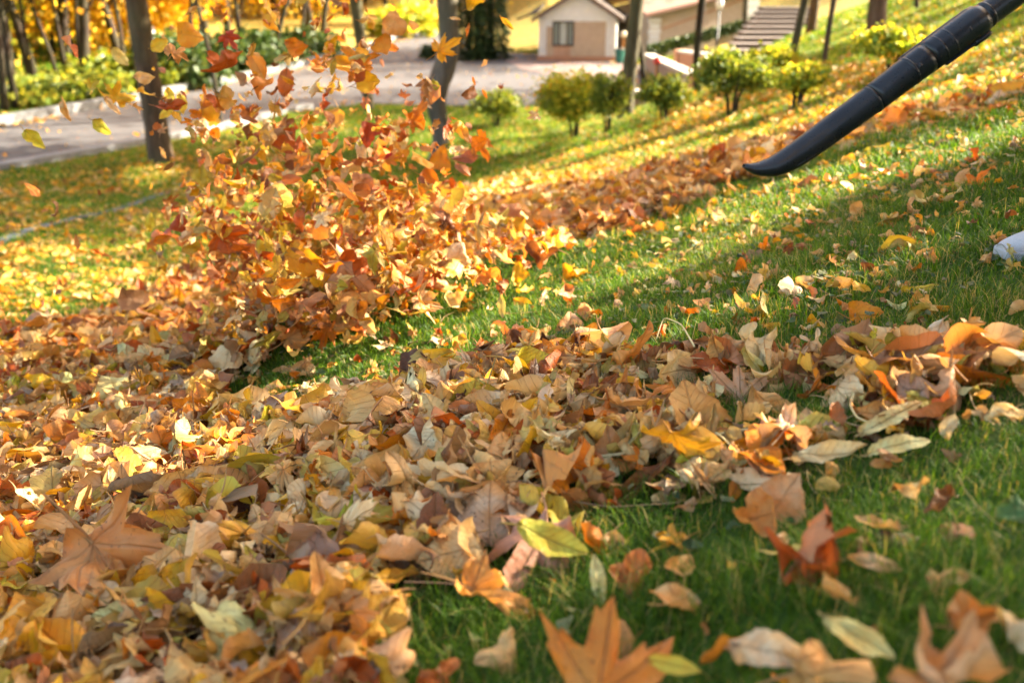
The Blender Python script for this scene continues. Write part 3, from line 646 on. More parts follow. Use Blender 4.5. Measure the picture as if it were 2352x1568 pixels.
H_(1415, 522, 70, 'oval', 'yellow', .4, 90, 'dull yellow leaf at the grass edge right of the blown heap', curl=.3)
H_(365, 855, 150, 'lance', 'pale green', .6, 315, 'pale yellow green leaf tip of a compound leaf on the left heap', curl=.35, lift=.05, colr=(.60, .58, .16))
H_(345, 895, 100, 'lance', 'pale green', .7, 200, 'pale yellow green leaflet below the compound leaf tip', curl=.4, lift=.04, colr=(.60, .58, .2))
H_(395, 900, 100, 'lance', 'pale green', .7, 185, 'pale green leaflet hanging right of the compound leaf middle', curl=.4, lift=.04, colr=(.56, .55, .2))
H_(420, 760, 130, 'maple', 'orange', .8, 10, 'plain orange maple leaf standing on the heap below the blown leaves', curl=.5, lift=.04, colr=(.7, .31, .03))
H_(445, 745, 90, 'maple', 'dark red', .8, 30, 'dark red maple leaf behind the plain orange one', curl=.5, lift=.03, colr=(.25, .03, .03))
H_(490, 690, 85, 'heart', 'gold', .7, 60, 'golden leaf at the left foot of the blown heap', curl=.4, lift=.04, colr=(.72, .42, .03))
H_(360, 735, 80, 'heart', 'grey beige', .7, 30, 'greyish beige leaf at the back of the left heap', curl=.4, lift=.04)
H_(745, 780, 70, 'maple', 'orange', .7, 190, 'orange tan maple leaf at the front foot of the blown heap', curl=.5, lift=.03)
H_(620, 775, 80, 'maple', 'rust orange', .7, 10, 'rust coloured leaf beside the grass at the blown heap foot', curl=.6, lift=.02)
GFL = 'leaves whirled up by the blower'
def A_(u, v, px, shape, cname, rot, label, curl=.5, tilt=.9, depth=4.1, colr=None, flip=False):
    return hero(u, v, px, shape, cname, tilt, rot, label, cat='flying leaf', group=GFL, depth=depth, curl=curl, name='flying_leaf', colr=colr, flip=flip)
A_(435, 82, 62, 'heart', 'orange', 100, 'flat orange leaf in the air right of the leaning left trunk', .3, colr=(.76, .36, .02))
A_(367, 104, 52, 'oval', 'yellow', 70, 'yellow leaf in the air touching the edge of the left trunk', .3, colr=(.74, .55, .05))
A_(275, 130, 55, 'oval', 'pale green', 135, 'pale yellow green leaf in the air left of the left trunk', .3, colr=(.68, .62, .2))
A_(332, 178, 50, 'oval', 'cream', 100, 'cream rolled leaf in front of the left trunk', .8, colr=(.8, .62, .36))
A_(270, 210, 50, 'maple', 'yellow', 20, 'small yellow leaf in the air over the road kerb', .7, colr=(.74, .48, .03))
A_(76, 318, 60, 'oval', 'lime yellow', 130, 'leftmost yellow green leaf flying over the road', .3, colr=(.58, .55, .03))
A_(231, 291, 50, 'oval', 'lime yellow', 125, 'yellow green leaf flying over the road left of the trunk', .3, colr=(.58, .55, .03))
A_(150, 248, 58, 'lance', 'tan', 160, 'tan curled leaf flying over the road kerb at far left', .9)
A_(257, 245, 60, 'lance', 'cream', 140, 'cream twisted leaf flying between the green leaf and the trunk', .9)
A_(390, 222, 46, 'oval', 'yellow', 160, 'upper yellow leaflet of a flying compound leaf right of the trunk', .2, colr=(.74, .62, .06))
A_(417, 238, 46, 'oval', 'yellow', 170, 'right yellow leaflet of the flying compound leaf', .2, colr=(.74, .62, .06))
A_(383, 258, 46, 'oval', 'yellow', 230, 'lower yellow leaflet of the flying compound leaf', .2, colr=(.74, .62, .06))
A_(485, 243, 62, 'heart', 'orange', 70, 'golden orange leaf flying above the small stem by the road', .3, colr=(.76, .40, .02))
A_(450, 262, 45, 'oval', 'orange', 100, 'orange oval leaf left of the golden orange one', .4)
A_(532, 97, 42, 'maple', 'dark red', 140, 'small dark red leaf flying at the top left', .4, colr=(.42, .06, .02))
A_(490, 135, 48, 'oval', 'rust orange', 135, 'rust oval leaf flying under the small dark red one', .3)
A_(590, 150, 80, 'oval', 'orange', 150, 'light orange leaf blown high above the heap', .4, colr=(.72, .36, .08))
A_(655, 190, 68, 'oval', 'rust orange', 5, 'rusty brown oval leaf hanging upright in the air', .3, colr=(.45, .14, .03))
A_(680, 110, 50, 'heart', 'orange', 80, 'orange leaf in the upper plume of blown leaves', .5)
A_(828, 120, 75, 'maple', 'orange', 10, 'orange maple leaf in front of the middle thin trunk', .5, colr=(.74, .32, .03))
A_(845, 188, 55, 'heart', 'yellow', 90, 'bright yellow leaf in front of the middle thin trunk', .4, colr=(.8, .52, .02))
A_(878, 104, 48, 'heart', 'orange', 150, 'orange leaf right of the middle thin trunk', .4, colr=(.72, .34, .04))
A_(905, 55, 60, 'heart', 'tan', 10, 'tan orange leaf high above the road', .4, colr=(.7, .38, .12))
A_(1030, 105, 58, 'maple', 'gold', 60, 'golden orange leaf in front of the bent trunk', .4, colr=(.78, .42, .02))
A_(1043, 43, 26, 'lance', 'cream', 95, 'small cream leaf crossing the top of the bent trunk', .6)
A_(1075, 68, 30, 'lance', 'orange', 190, 'small orange sickle shaped leaf beside the dark spruce', .9)
A_(1163, 52, 42, 'lance', 'yellow', 135, 'narrow yellow leaf with stalk in front of the dark spruce', .3)
A_(1088, 185, 22, 'lance', 'orange', 160, 'tiny orange leaf flying over the plaza', .4)
A_(1113, 215, 24, 'lance', 'orange', 150, 'lower tiny orange leaf flying above the round bush', .4)
A_(1222, 269, 30, 'maple', 'cream', 250, 'small cream leaf with stalk flying over the lawn', .4)
A_(1108, 342, 60, 'maple', 'orange', 150, 'orange maple leaf flying right of the bent trunk foot', .5, colr=(.68, .24, .02))
A_(1012, 366, 62, 'heart', 'orange', 10, 'large orange leaf in front of the bent trunk foot', .3, colr=(.72, .32, .02))
A_(1000, 200, 40, 'oval', 'lime yellow', 160, 'yellow green leaf crossing the bend of the trunk', .4)
A_(995, 215, 45, 'heart', 'pinkish tan', 190, 'pinkish orange leaf on the bend of the trunk', .4, colr=(.7, .35, .15))
A_(960, 262, 75, 'maple', 'orange', 40, 'ragged orange leaf left of the bent trunk', .6)
A_(655, 320, 60, 'heart', 'rust orange', 30, 'dark rust leaf in the left of the plume', .6)
A_(848, 310, 60, 'heart', 'dark red', 200, 'dark red leaf in the middle of the plume', .4, colr=(.40, .07, .02))
A_(885, 355, 30, 'heart', 'dark red', 90, 'small bright red leaf in the middle of the plume', .4, colr=(.5, .03, .02))
A_(765, 150, 42, 'lance', 'olive yellow', 190, 'olive brown hanging leaf left of the middle thin trunk', .5)
A_(705, 298, 55, 'oval', 'yellow', 165, 'bright yellow oval leaf in the plume', .3, colr=(.8, .52, .02))
A_(830, 345, 70, 'lance', 'cream', 170, 'pale cream narrow leaf in the plume', .4)
A_(700, 600, 95, 'heart', 'gold', 100, 'large golden leaf at the heart of the blown heap', .4, depth=3.7, colr=(.74, .40, .02))
A_(815, 635, 120, 'maple', 'tan', 140, 'large tan and yellow leaf tumbling at the blown heap', .5, depth=3.6, colr=(.6, .36, .18))
A_(655, 560, 100, 'lance', 'yellow', 160, 'long yellow leaf tumbling beside the large golden one', .5, depth=3.7, colr=(.72, .50, .03))
A_(610, 570, 110, 'lance', 'yellow', 170, 'left long yellow leaf of the tumbling pair', .5, depth=3.75, colr=(.66, .50, .03))
A_(545, 560, 110, 'maple', 'rust orange', 120, 'dark orange maple leaf at the left of the blown heap', .5, depth=3.8, colr=(.55, .14, .015))
A_(620, 470, 90, 'oval', 'cream', 20, 'pale cream green leaf in the lower plume', .3, depth=3.8, colr=(.66, .58, .28))
A_(700, 755, 100, 'maple', 'tan', 60, 'tan orange leaf tumbling low above the ground', .5, depth=3.7, colr=(.66, .34, .1))
A_(1195, 628, 42, 'heart', 'yellow', 100, 'bright yellow leaf at the right foot of the blown heap', .4, depth=4.0, colr=(.85, .55, .02))
A_(1152, 700, 55, 'lance', 'pale green', 175, 'pale green leaf falling over the grass gap', .2, depth=3.4, colr=(.5, .46, .15))
A_(1045, 685, 55, 'heart', 'yellow', 60, 'glowing pale yellow leaf in the sunlit grass', .4, depth=3.75, colr=(.85, .68, .3))
A_(935, 565, 60, 'oval', 'lime yellow', 55, 'yellow green pointed leaf at the centre of the heap', .3, depth=3.8, colr=(.58, .5, .03))
A_(345, 510, 48, 'oval', 'lime yellow', 0, 'upright yellow green leaf flying at the left of the plume', .3, colr=(.66, .56, .03))
A_(412, 512, 45, 'heart', 'dark red', 10, 'dark rust leaf flying at the left edge of the plume', .5, colr=(.4, .08, .02))
A_(370, 550, 45, 'oval', 'orange', 70, 'orange leaf flying low at the left of the plume', .4)
A_(225, 580, 50, 'lance', 'orange', 110, 'leftmost orange leaf flying over the lawn', .7)

# the compound stems and long stalks
M_STALK = mat_plain('leaf_stalk', (.52, .40, .16), (.66, .54, .28), 30, .6)
M_TWIG = mat_plain('brown_stalk', (.26, .14, .07), (.38, .22, .11), 30, .7)
def stalk(pts, r, label, mat=M_STALK, leaflets=0, lift=.05, lc=None):
    pu = hit(np.array([p[0] for p in pts], float), np.array([p[1] for p in pts], float), G); pu[:, 2] += lift+np.array([p[2] if len(p) > 2 else 0 for p in pts])
    t = np.linspace(0, 1, len(pu)); q = np.linspace(0, 1, 24); P = np.stack([np.interp(q, t, pu[:, i]) for i in range(3)], -1)
    for _ in range(3): P[1:-1] = .25*P[:-2]+.5*P[1:-1]+.25*P[2:]
    o0 = P[0].copy(); mb = MB().tube(P-o0, np.linspace(r, r*.45, 24), 6)
    if not leaflets:
        o = mb.build('leaf_stalk', mat, smooth=True); o.location = o0; return tag(o, label, 'leaf stalk', 'dry stalks among the leaves')
    root = empty('compound_leaf', o0, label, 'compound leaf'); mb.build('stalk', mat, root, smooth=True)
    rg = np.random.default_rng(int(pts[0][0]))
    for i in range(leaflets):
        k = int(3+18*i/leaflets); dr = P[min(k+1, 23)]-P[k-1]; dr /= np.linalg.norm(dr); sdv = np.cross(dr, (0, 0, 1)); sgn = 1 if i % 2 else -1
        tip = dr*.5+sdv*sgn+np.array([0, 0, rg.uniform(-.3, .5)]); nr = np.array([rg.uniform(-.5, .5), rg.uniform(-1, .1), 1.])
        Fm = frame_from(nr[None], tip[None])[0]; sz = .10*rg.uniform(.8, 1.15); tip = tip/np.linalg.norm(tip)
        c = np.array(lc or PAL['cream'])*rg.uniform(.8, 1.1)
        key = ('h', int(pts[0][0]), i); PR[('lance', key)] = [make_proto('lance', 34, 3, 1.2, rg, True)]
        obj('leaflet', build_leaves('leaflet', [(P[k]-o0+tip*sz*.5, Fm, sz, 'lance', c, 'x', 0, rg.uniform(0, 90))], key), root)
stalk([(1350, 1105), (1420, 1100), (1520, 1080), (1600, 1066), (1680, 1045), (1760, 1040)], .0035, 'long pale compound leaf with withered leaflets along its stalk', leaflets=9, lc=(.56, .45, .2))
stalk([(575, 1410), (640, 1370), (720, 1310), (780, 1270), (860, 1220)], .003, 'yellowish compound leaf with olive leaflets at lower left', leaflets=6, lc=(.46, .42, .06))
stalk([(1955, 960), (1945, 990), (1960, 1020), (1985, 1030)], .003, 'curved pale stalk joining two pale leaves on the right heap')
stalk([(1080, 1100), (1180, 1060), (1280, 1020), (1380, 1000)], .0015, 'thin straight brown pine needle across the middle heap', M_TWIG)
stalk([(1280, 1180), (1400, 1200), (1560, 1190)], .0018, 'brown twig at the front edge of the middle heap', M_TWIG, lift=.03)
stalk([(930, 1398), (1000, 1400), (1070, 1406)], .002, 'straight tan stalk reaching right from the golden leaf', M_TWIG, lift=.05)
stalk([(1640, 1050, .0), (1655, 1075, .01), (1690, 1100)], .0022, 'hooked tan stalk on the right heap')
stalk([(1590, 870, .03), (1560, 830, .05), (1520, 800, .04), (1505, 820)], .0025, 'arched pale stalk at the crest of the middle heap')
stalk([(640, 960, .05), (645, 985, .03), (648, 1010, .0)], .0018, 'upright white dry grass stalk on the left heap', mat_plain('white_stalk', (.7, .66, .55), (.8, .76, .66), 20), lift=.02)

# the largest scattered leaves one by one, the rest as litter
REG = [(0, 780, 460, 990, 'on the back of the left heap'), (460, 780, 900, 990, 'at the grass edge of the left heap'), (0, 990, 300, 1170, 'at the left edge beside the sunlit whitish leaf'), (300, 990, 620, 1170, 'on the left heap right of the sunlit whitish leaf'),
       (620, 990, 950, 1200, 'around the long pale green slanted leaf'), (950, 870, 1200, 1200, 'around the deep orange curled maple leaf'), (1200, 870, 1480, 1200, 'below the bright yellow oval leaf'), (1050, 740, 1400, 870, 'on the far crest of the middle heap'), (1400, 740, 1700, 870, 'on the crest left of the ribbed brown leaf'),
       (1480, 870, 1800, 1050, 'around the rolled tan leaf'), (1480, 1050, 1850, 1250, 'around the withered compound leaf'), (1700, 740, 2050, 870, 'around the ribbed brown leaf'), (2050, 700, 2400, 880, 'around the whitish hanging pair'), (1800, 870, 2100, 1080, 'around the long cream yellow leaf'), (2100, 880, 2400, 1100, 'on the right end of the heap'),
       (0, 1170, 330, 1400, 'above the very large drooping maple leaf'), (330, 1170, 620, 1400, 'around the small pale cupped leaf'), (620, 1200, 950, 1420, 'around the long olive green leaf'), (950, 1200, 1300, 1450, 'around the cream yellow broad leaf'), (0, 1400, 350, 1620, 'at the bottom left corner'), (350, 1400, 650, 1620, 'at the bottom edge left of the big glossy orange leaf'), (650, 1420, 1000, 1620, 'around the big glossy orange leaf'),
       (1000, 1450, 1350, 1620, 'left of the big blurred orange maple leaf'), (1300, 1200, 1700, 1620, 'right of the big blurred orange maple leaf'), (1700, 1200, 2400, 1350, 'around the rusty folded maple leaf'), (1700, 1350, 2400, 1620, 'in the bottom right grass'), (1850, 1080, 2400, 1200, 'in the grass before the right heap')]
def region(u, v):
    for a, b, c, d, t in REG:
        if a <= u < c and b <= v < d: return t
    return 'out on the strip of grass' if v < 900 else 'low on the slope'
COLN = {'tan': 'tan', 'gold': 'golden', 'rust orange': 'rusty orange'}
SHN = {'maple': 'maple leaf', 'oval': 'oval leaf', 'heart': 'broad leaf', 'lance': 'narrow leaf'}
def label_for(l, reg, u, v, px):
    base = '%s %s %s' % ('large' if px > 120 else 'small' if px < 75 else 'middling', COLN.get(l[5], l[5]), SHN[l[3]])
    w = (base+' '+reg).split()
    return ' '.join(w[:16])
def pick(L, n, keyf):
    P = np.array([l[0] for l in L]); u, v, d = proj(P); s = np.array([l[2] for l in L])*F/d
    sc = keyf(P, u, v, d, s); i = np.argsort(-sc)[:n]; return set(i.tolist()), u, v, s
def keyg(P, u, v, d, s):
    h = P[:, 2]-G(P[:, 0], P[:, 1]); ok = (u > 10) & (u < 2342) & (v > 700) & (v < 1560)
    return np.where(ok, s*(.4+np.clip(h, 0, .06)*22), 0)
sel, u_, v_, s_ = pick(near_, 212, keyg)
for i in sorted(sel):
    l = near_[i]; o = one_leaf(l, 0, 'fallen_leaf'); tag(o, label_for(l, region(u_[i], v_[i]), u_[i], v_[i], s_[i]), 'fallen leaf', GF)
near_ = [l for i, l in enumerate(near_) if i not in sel]
def keyf(P, u, v, d, s):
    ok = (u > 5) & (u < 2342) & (v > 5) & (v < 820); return np.where(ok, s*(1+(v < 330)*1.2)*np.clip(6-d, .4, 3), 0)
sel, u_, v_, s_ = pick(fly_, 235, keyf)
FR = [(0, 0, 430, 400, 'over the road by the left trunk'), (430, 0, 640, 140, 'at the top left of the plume before the yellow wood'), (640, 0, 800, 140, 'at the top of the plume before the yellow wood'), (800, 0, 1000, 140, 'high beside the thin middle trunk'), (430, 140, 640, 280, 'in the upper left plume over the road'), (640, 140, 800, 280, 'in the upper plume over the road'),
      (800, 140, 960, 280, 'in the plume beside the thin middle trunk'), (960, 140, 1250, 300, 'beside the bend of the bent trunk'), (0, 400, 430, 700, 'over the lawn left of the plume'), (430, 280, 560, 400, 'at the left flank of the plume under the kerb'), (560, 280, 700, 400, 'in the plume below the road kerb'), (700, 280, 850, 400, 'at the centre of the plume around the dark red leaf'), (850, 280, 980, 400, 'in the plume left of the bent trunk foot'), (980, 300, 1250, 420, 'right of the bent trunk foot'),
      (380, 400, 560, 520, 'in the blurred left flank of the plume'), (560, 400, 700, 520, 'around the pale cream green leaf in the lower plume'), (700, 400, 850, 520, 'in the lower middle of the plume'), (850, 400, 1050, 520, 'in the lower right of the plume'), (1050, 420, 1450, 560, 'in the low right wing of the plume'), (380, 520, 600, 680, 'around the dark orange maple leaf'), (600, 520, 760, 680, 'around the tumbling yellow pair'), (760, 520, 900, 680, 'around the large tan and yellow leaf'), (900, 520, 1050, 680, 'around the yellow green pointed leaf'), (1050, 540, 1450, 720, 'at the right foot of the heap'), (400, 680, 1100, 900, 'low at the dark foot of the plume')]
for i in sorted(sel):
    l = fly_[i]; reg = next((t for a, b, c, d, t in FR if a <= u_[i] < c and b <= v_[i] < d), 'in the plume of blown leaves')
    o = one_leaf(l, 0, 'flying_leaf'); tag(o, label_for(l, reg, 0, 0, s_[i]*1.3), 'flying leaf', GFL)
fly_ = [l for i, l in enumerate(fly_) if i not in sel]
tag(obj('leaf_litter', build_leaves('leaf_litter', near_, 0)), 'deep tan and orange leaf carpet covering the near slope', kind='stuff')
tag(obj('leaf_litter', build_leaves('leaf_litter', mid_, 1)), 'blurred orange leaf carpet behind the strip of grass', kind='stuff')
tag(obj('leaf_litter', build_leaves('leaf_litter', far_+lawn_, 2)), 'yellow and brown leaf flecks over the lawn and upper slope', kind='stuff')
tag(obj('blown_leaves', build_leaves('blown_leaves', fly_, 1)), 'dense cloud of small whirling leaves between the larger ones', kind='stuff')

# ================= grass =================
def blades(y0, y1, dens, hgt, wid, rng, xk=.62, pad=.5):
    w = xk*y1+pad; n = int(2*w*(y1-y0)*dens); x = rng.uniform(-w, w, n); y = rng.uniform(y0, y1, n)
    k = np.abs(x) < xk*y+pad; x, y = x[k], y[k]
    c = carpet(x, y); k = rng.random(len(x)) > c*.93
    if y1 > 7: k &= sdist(np.stack([x, y], -1), ROAD) < -.36
    x, y = x[k], y[k]; g = G(x, y)
    P = np.stack([x, y, g], -1); k = inview(P, 300, 200); P = P[k]; x, y = P[:, 0], P[:, 1]; n = len(P)
    tuft = vnoise(x*6, y*6, 21); h = hgt*rng.uniform(.45, 1.25, n)*(.55+.9*tuft); wd = wid*rng.uniform(.6, 1.3, n)
    az = rng.uniform(0, 2*PI, n)+2*vnoise(x*2, y*2, 4); ln = rng.uniform(.1, 1.15, n); d = np.stack([np.cos(az), np.sin(az), 0*az], -1); s_ = np.stack([-d[:, 1], d[:, 0], 0*az], -1)
    a2 = rng.uniform(-.8, .8, n); s_ = s_*np.cos(a2)[:, None]+d*np.sin(a2)[:, None]
    V = np.zeros((n, 7, 3)); hv = np.array([0, .38, .72, 1.])
    for i, t in enumerate(hv):
        c_ = P+d*(h*ln*t*t)[:, None]+np.array([0, 0, 1])*(h*(t-.35*ln*t*t))[:, None]; c_[:, 2] -= .004
        w_ = (wd*[1, .9, .6, 0][i]*.5)[:, None]
        if i < 3: V[:, 2*i] = c_-s_*w_; V[:, 2*i+1] = c_+s_*w_
        else: V[:, 6] = c_
    o = np.arange(n)[:, None]*7; Q = np.concatenate([o+np.array([0, 1, 3, 2]), o+np.array([2, 3, 5, 4])]); T = o+np.array([4, 5, 6])
    r = np.clip(rng.normal(.40, .2, n)+.22*np.clip(vnoise(x*1.6+3, y*1.6, 33)-.45, 0, 1)*(x > .6)+.25*(vnoise(x*1.1, y*1.1, 30)-.5)+(.10 if y0 > 6 else 0)*1., 0, .92); r = np.where(rng.random(n) < .05+.22*np.clip(vnoise(x*1.3, y*1.3, 35)-.35, 0, 1)*np.clip(x/1.2, .3, 1), 1, r)
    return V.reshape(-1, 3), Q, T, np.repeat(r, 7), np.tile([0, 0, .4, .4, .8, .8, 1], n)
def build_grass(label, parts):
    V, Q, T, Rr, Hh = [], [], [], [], []; b = 0
    for p in parts: V.append(p[0]); Q.append(p[1]+b); T.append(p[2]+b); Rr.append(p[3]); Hh.append(p[4]); b += len(p[0])
    me = mesh_np('grass', np.concatenate(V), np.concatenate(Q), M_GRASS, {'rnd': ('FLOAT', np.concatenate(Rr)), 'hgt': ('FLOAT', np.concatenate(Hh))}, tri=np.concatenate(T))
    print('grass verts', b); return tag(obj('grass', me), label, kind='stuff')
build_grass('short green grass growing in front of and between the leaf heaps', [blades(.8, 2.2, 34000, .048, .0018, rng), blades(2.2, 4.5, 19000, .050, .0026, rng)])
build_grass('lawn grass further down the slope and by the plaza', [blades(4.5, 8, 7500, .06, .0045, rng), blades(8, 14, 2200, .07, .009, rng), blades(14, 28, 700, .08, .018, rng), blades(28, 50, 160, .11, .05, rng)])
# clover and round weeds in the turf
n = 11000; x = rng.uniform(-1.5, 4.2, n); y = 1+rng.random(n)**.8*5.5; k = (carpet(x, y) < .4) & (vnoise(x*2.5, y*2.5, 14) > .45); x, y = x[k], y[k]; n = len(x); P = np.stack([x, y, G(x, y)+rng.uniform(.012, .045, n)], -1)
W = Leaves(); c = np.array([(.06, .14, .05)])*rng.uniform(.6, 1.5, (n, 1))*np.array([1, 1, 1]); W.add(P, rand_frames(n, .5, rng, 0), rng.uniform(.012, .03, n), ['heart']*n, c, ['green']*n, rng)
tag(obj('clover', build_leaves('clover', W.L, 2)), 'small dark green clover leaves in the turf', kind='stuff')
# ================= trees =================
LIT1 = [(660, 870), (800, 790), (930, 725), (1050, 680), (1180, 610), (1320, 595), (1500, 530), (1650, 480), (1800, 415), (2100, 335), (2352, 268), (2600, 210), (2600, 225), (2352, 285), (2120, 350), (1950, 400), (1800, 460), (1650, 545), (1480, 605), (1350, 660), (1200, 715), (1080, 755), (950, 800), (800, 845)]
LIT2 = [(960, 470), (1150, 415), (1300, 372), (1600, 300), (1800, 240), (2000, 190), (2352, 90), (2700, 0), (2700, 120), (2352, 175), (2050, 255), (1750, 325), (1450, 385), (1150, 450), (1000, 480)]
LIT3 = [(-300, 740), (0, 690), (350, 625), (600, 550), (640, 620), (360, 700), (0, 770), (-300, 830)]
SPOTS = [(200, 1130, 50), (1450, 815, 55), (1540, 800, 45), (1290, 930, 40), (1900, 665, 45), (2000, 650, 35), (830, 1240, 28), (110, 1190, 30), (1340, 900, 40), (700, 860, 35), (1325, 235, 85), (1750, 110, 45), (1180, 325, 40), (1000, 330, 40), (350, 395, 40), (560, 480, 60), (150, 640, 90), (1380, 340, 60), (1560, 240, 50)]
def lit_mask(P):
    t = np.full(len(P), .5); done = np.zeros(len(P), bool)
    for _ in range(75):
        Q = P-S*t[:, None]; done |= Q[:, 2] < G0(Q[:, 0], Q[:, 1])+.05; t = np.where(done, t, t+.7)
    hi = t.copy(); lo = t-.7
    for _ in range(5):
        m = .5*(lo+hi); Q = P-S*m[:, None]; bl_ = Q[:, 2] < G0(Q[:, 0], Q[:, 1])+.05; hi = np.where(bl_, m, hi); lo = np.where(bl_, lo, m)
    Q = P-S*hi[:, None]; L = np.zeros(len(P))
    for ox, oy in ((0, 0), (.12, 0), (-.12, 0), (0, .12), (0, -.12)): L = np.maximum(L, lit_at(Q+np.array([ox, oy, .28*ox-.13*oy])))
    return np.where(done, L, .15), done
def lit_at(Q):
    u, v, d = proj(Q); U = np.stack([u, v], -1)
    wob = (vnoise(Q[:, 0]*2.5, Q[:, 1]*2.5, 40)-.5)*40
    L = np.zeros(len(Q))
    for pl, a, m in ((LIT1, 1, 32), (LIT2, 1, 20), (LIT3, .35, 25)): L = np.maximum(L, a*np.clip((sdist(U, pl)+wob*.6+m)/22, 0, 1))
    for cx, cy, r in SPOTS: L = np.maximum(L, .93*np.clip((r*1.25-np.hypot((u-cx)*.7, (v-cy)*1.5)+wob*.5)/14, 0, 1))
    L = np.where((Q[:, 1] < 4.4) & ((sdist(U, POLY_A) > -40) | (sdist(U, POLY_B) > -30)), np.maximum(L, .74), L)
    L = np.where((Q[:, 1] > 2.3) & (Q[:, 1] < 7) & (u > 500), np.maximum(L, .3), L)
    topr = (u > 1450) & (v < 130); n = vnoise((Q[:, 0]*math.cos(SUN_AZ)-Q[:, 1]*math.sin(SUN_AZ))*.9, (Q[:, 0]*math.sin(SUN_AZ)+Q[:, 1]*math.cos(SUN_AZ))*.12, 50)
    L = np.where(topr, np.clip((n-.45)*6, 0, 1), L)
    L = np.where((u < 760) & (v < 215) & (d > 5), 1, L)
    pz = (u > 500) & (u < 1450) & (v > 60) & (v < 245); L = np.where(pz, np.clip((n-.78)*6, 0, .9), L)
    bk = (u > 1000) & (v < 125) & (u < 1480); L = np.where(bk, .85*(n > .35), L)
    return np.where(d > .3, L, .1)
def crown_mesh(name, cent, rad, n, leaf, mat, rng, mask=False, origin=(0, 0, 0), clump=.28, nclump=60, low=-1.):
    cent = np.array(cent, float); rad = np.array(rad, float); q = rng.normal(size=(nclump, 3)); q /= np.linalg.norm(q, axis=1)[:, None]
    q *= rng.uniform(.35, 1, (nclump, 1))**.5; q = q[q[:, 2] > low]
    i = rng.integers(len(q), size=n); p = q[i]+rng.normal(0, clump, (n, 3))*rng.uniform(.5, 1.1, (len(q), 1))[i]
    P = cent+p*rad
    if mask:  # leaves dropped along sun rays, so crown gaps shape the sunlit streaks
        L, dn = lit_mask(P); k = (rng.random(n)*.98+.01) > L; P = P[k]
    n = len(P); Fm = frame_from(rng.normal(size=(n, 3))+np.array([0, 0, .6]), rng.normal(size=(n, 3))); s = leaf*rng.uniform(.6, 1.4, n)
    base = np.array([[-.5, 0, .08], [0, -.55, 0], [.5, 0, .08], [0, .6, -.05]])
    V = np.einsum('mij,vj->mvi', Fm, base)*s[:, None, None]+P[:, None]-np.array(origin)
    rv = np.clip(rng.normal(.42, .22, n)+rng.uniform(-.12, .12, len(q))[i[:n]] if not mask else rng.normal(.45, .22, n), 0, 1)
    return mesh_np(name, V.reshape(-1, 3), np.arange(n*4).reshape(n, 4), mat, {'rnd': ('FLOAT', np.repeat(rv, 4))}, smooth=False)
def width_r(px, d): return px*.5*d/F
def photo_tree(label, pts, wpx, mat, crown=True, top=5.5, cr=3.8, depth=None, group=None, foliage=None, n=3600, cz=4.6, name='tree', cdx=0):
    """trunk whose foot stands where the sight line meets the slope and whose bends follow the tree's own shape"""
    u0, v0 = pts[0]; b = hit(np.array([u0]), np.array([v0]), G)[0] if depth is None else at(u0, v0, depth)
    if depth is not None: b[2] = G(b[0], b[1])
    dist = (b-CAM)@FW; P = [b-np.array([0, 0, .15])]; Rr = [width_r(wpx[0]*1.25, dist)]
    for (u, v), w in zip(pts, wpx):
        # the point on this tree's own upright plane facing the slope
        r = ray(u, v); t = b[1]/r[1]; q = CAM+r*t
        if q[2] <= b[2]+.05 and len(P) > 1: continue
        q[2] = max(q[2], b[2]+.04); P.append(q); Rr.append(width_r(w, dist))
    dr = (P[-1]-P[-2]) if len(P) > 2 else np.array([0, 0, 1.]); dr = dr/np.linalg.norm(dr)*.5+np.array([0, 0, .5]); last = P[-1]; H = CZ+top
    k = max(1, int((H-last[2])/1.3))
    for j in range(k): P.append(P[-1]+dr/dr[2]*(H-last[2])/k+np.array([random.uniform(-.1, .1), random.uniform(-.1, .1), 0])*.6); Rr.append(max(Rr[-1]*.86, .03))
    P = np.array(P); t = np.concatenate([[0], np.cumsum(np.linalg.norm(np.diff(P, axis=0), axis=1))]); q = np.unique(np.concatenate([np.linspace(0, t[-1], 70), [.08, .2]]))
    Pq = np.stack([np.interp(q, t, P[:, i]) for i in range(3)], -1); Rq = np.interp(q, t, Rr)
    for _ in range(2): Pq[1:-1] = .25*Pq[:-2]+.5*Pq[1:-1]+.25*Pq[2:]
    root = empty(name, b, label, 'tree', group); mb = MB().tube(Pq-b, Rq, 16, wob=.07)
    for j in range(7):      # limbs inside the crown
        i0 = len(Pq)-2-j*2
        if Pq[i0][2] < CZ+1.2: break
        a = random.uniform(0, 2*PI); e = Pq[i0]+np.array([math.cos(a), math.sin(a), .7])*random.uniform(.9, 1.9); m_ = (Pq[i0]+e)/2+np.array([0, 0, -.15])
        mb.tube(np.array([Pq[i0], m_, e])-b, [Rq[i0]*.6, Rq[i0]*.4, .015], 7)
    mb.build('trunk', mat, root, smooth=True)
    if crown:
        c = P[-1]+np.array([cdx, 0, cz-top]); rg = np.random.default_rng(int(u0)+3)
        obj('crown', crown_mesh('crown', c, (cr, cr, 2.6), int(n*1.7), .18, foliage or M_YEL, rg, True, b), root)
    return root
GT = 'park trees along the slope'
photo_tree('thick brown trunk leaning left beside the road in front of the wood', [(372, 374), (358, 290), (345, 200), (325, 80), (312, 0)], [58, 52, 50, 48, 46], M_BARK, n=2600)
photo_tree('thin trunk behind the plume of leaves at the plaza edge', [(848, 252), (838, 170), (828, 90), (816, 0)], [24, 24, 25, 27], M_BARK3, n=2600)
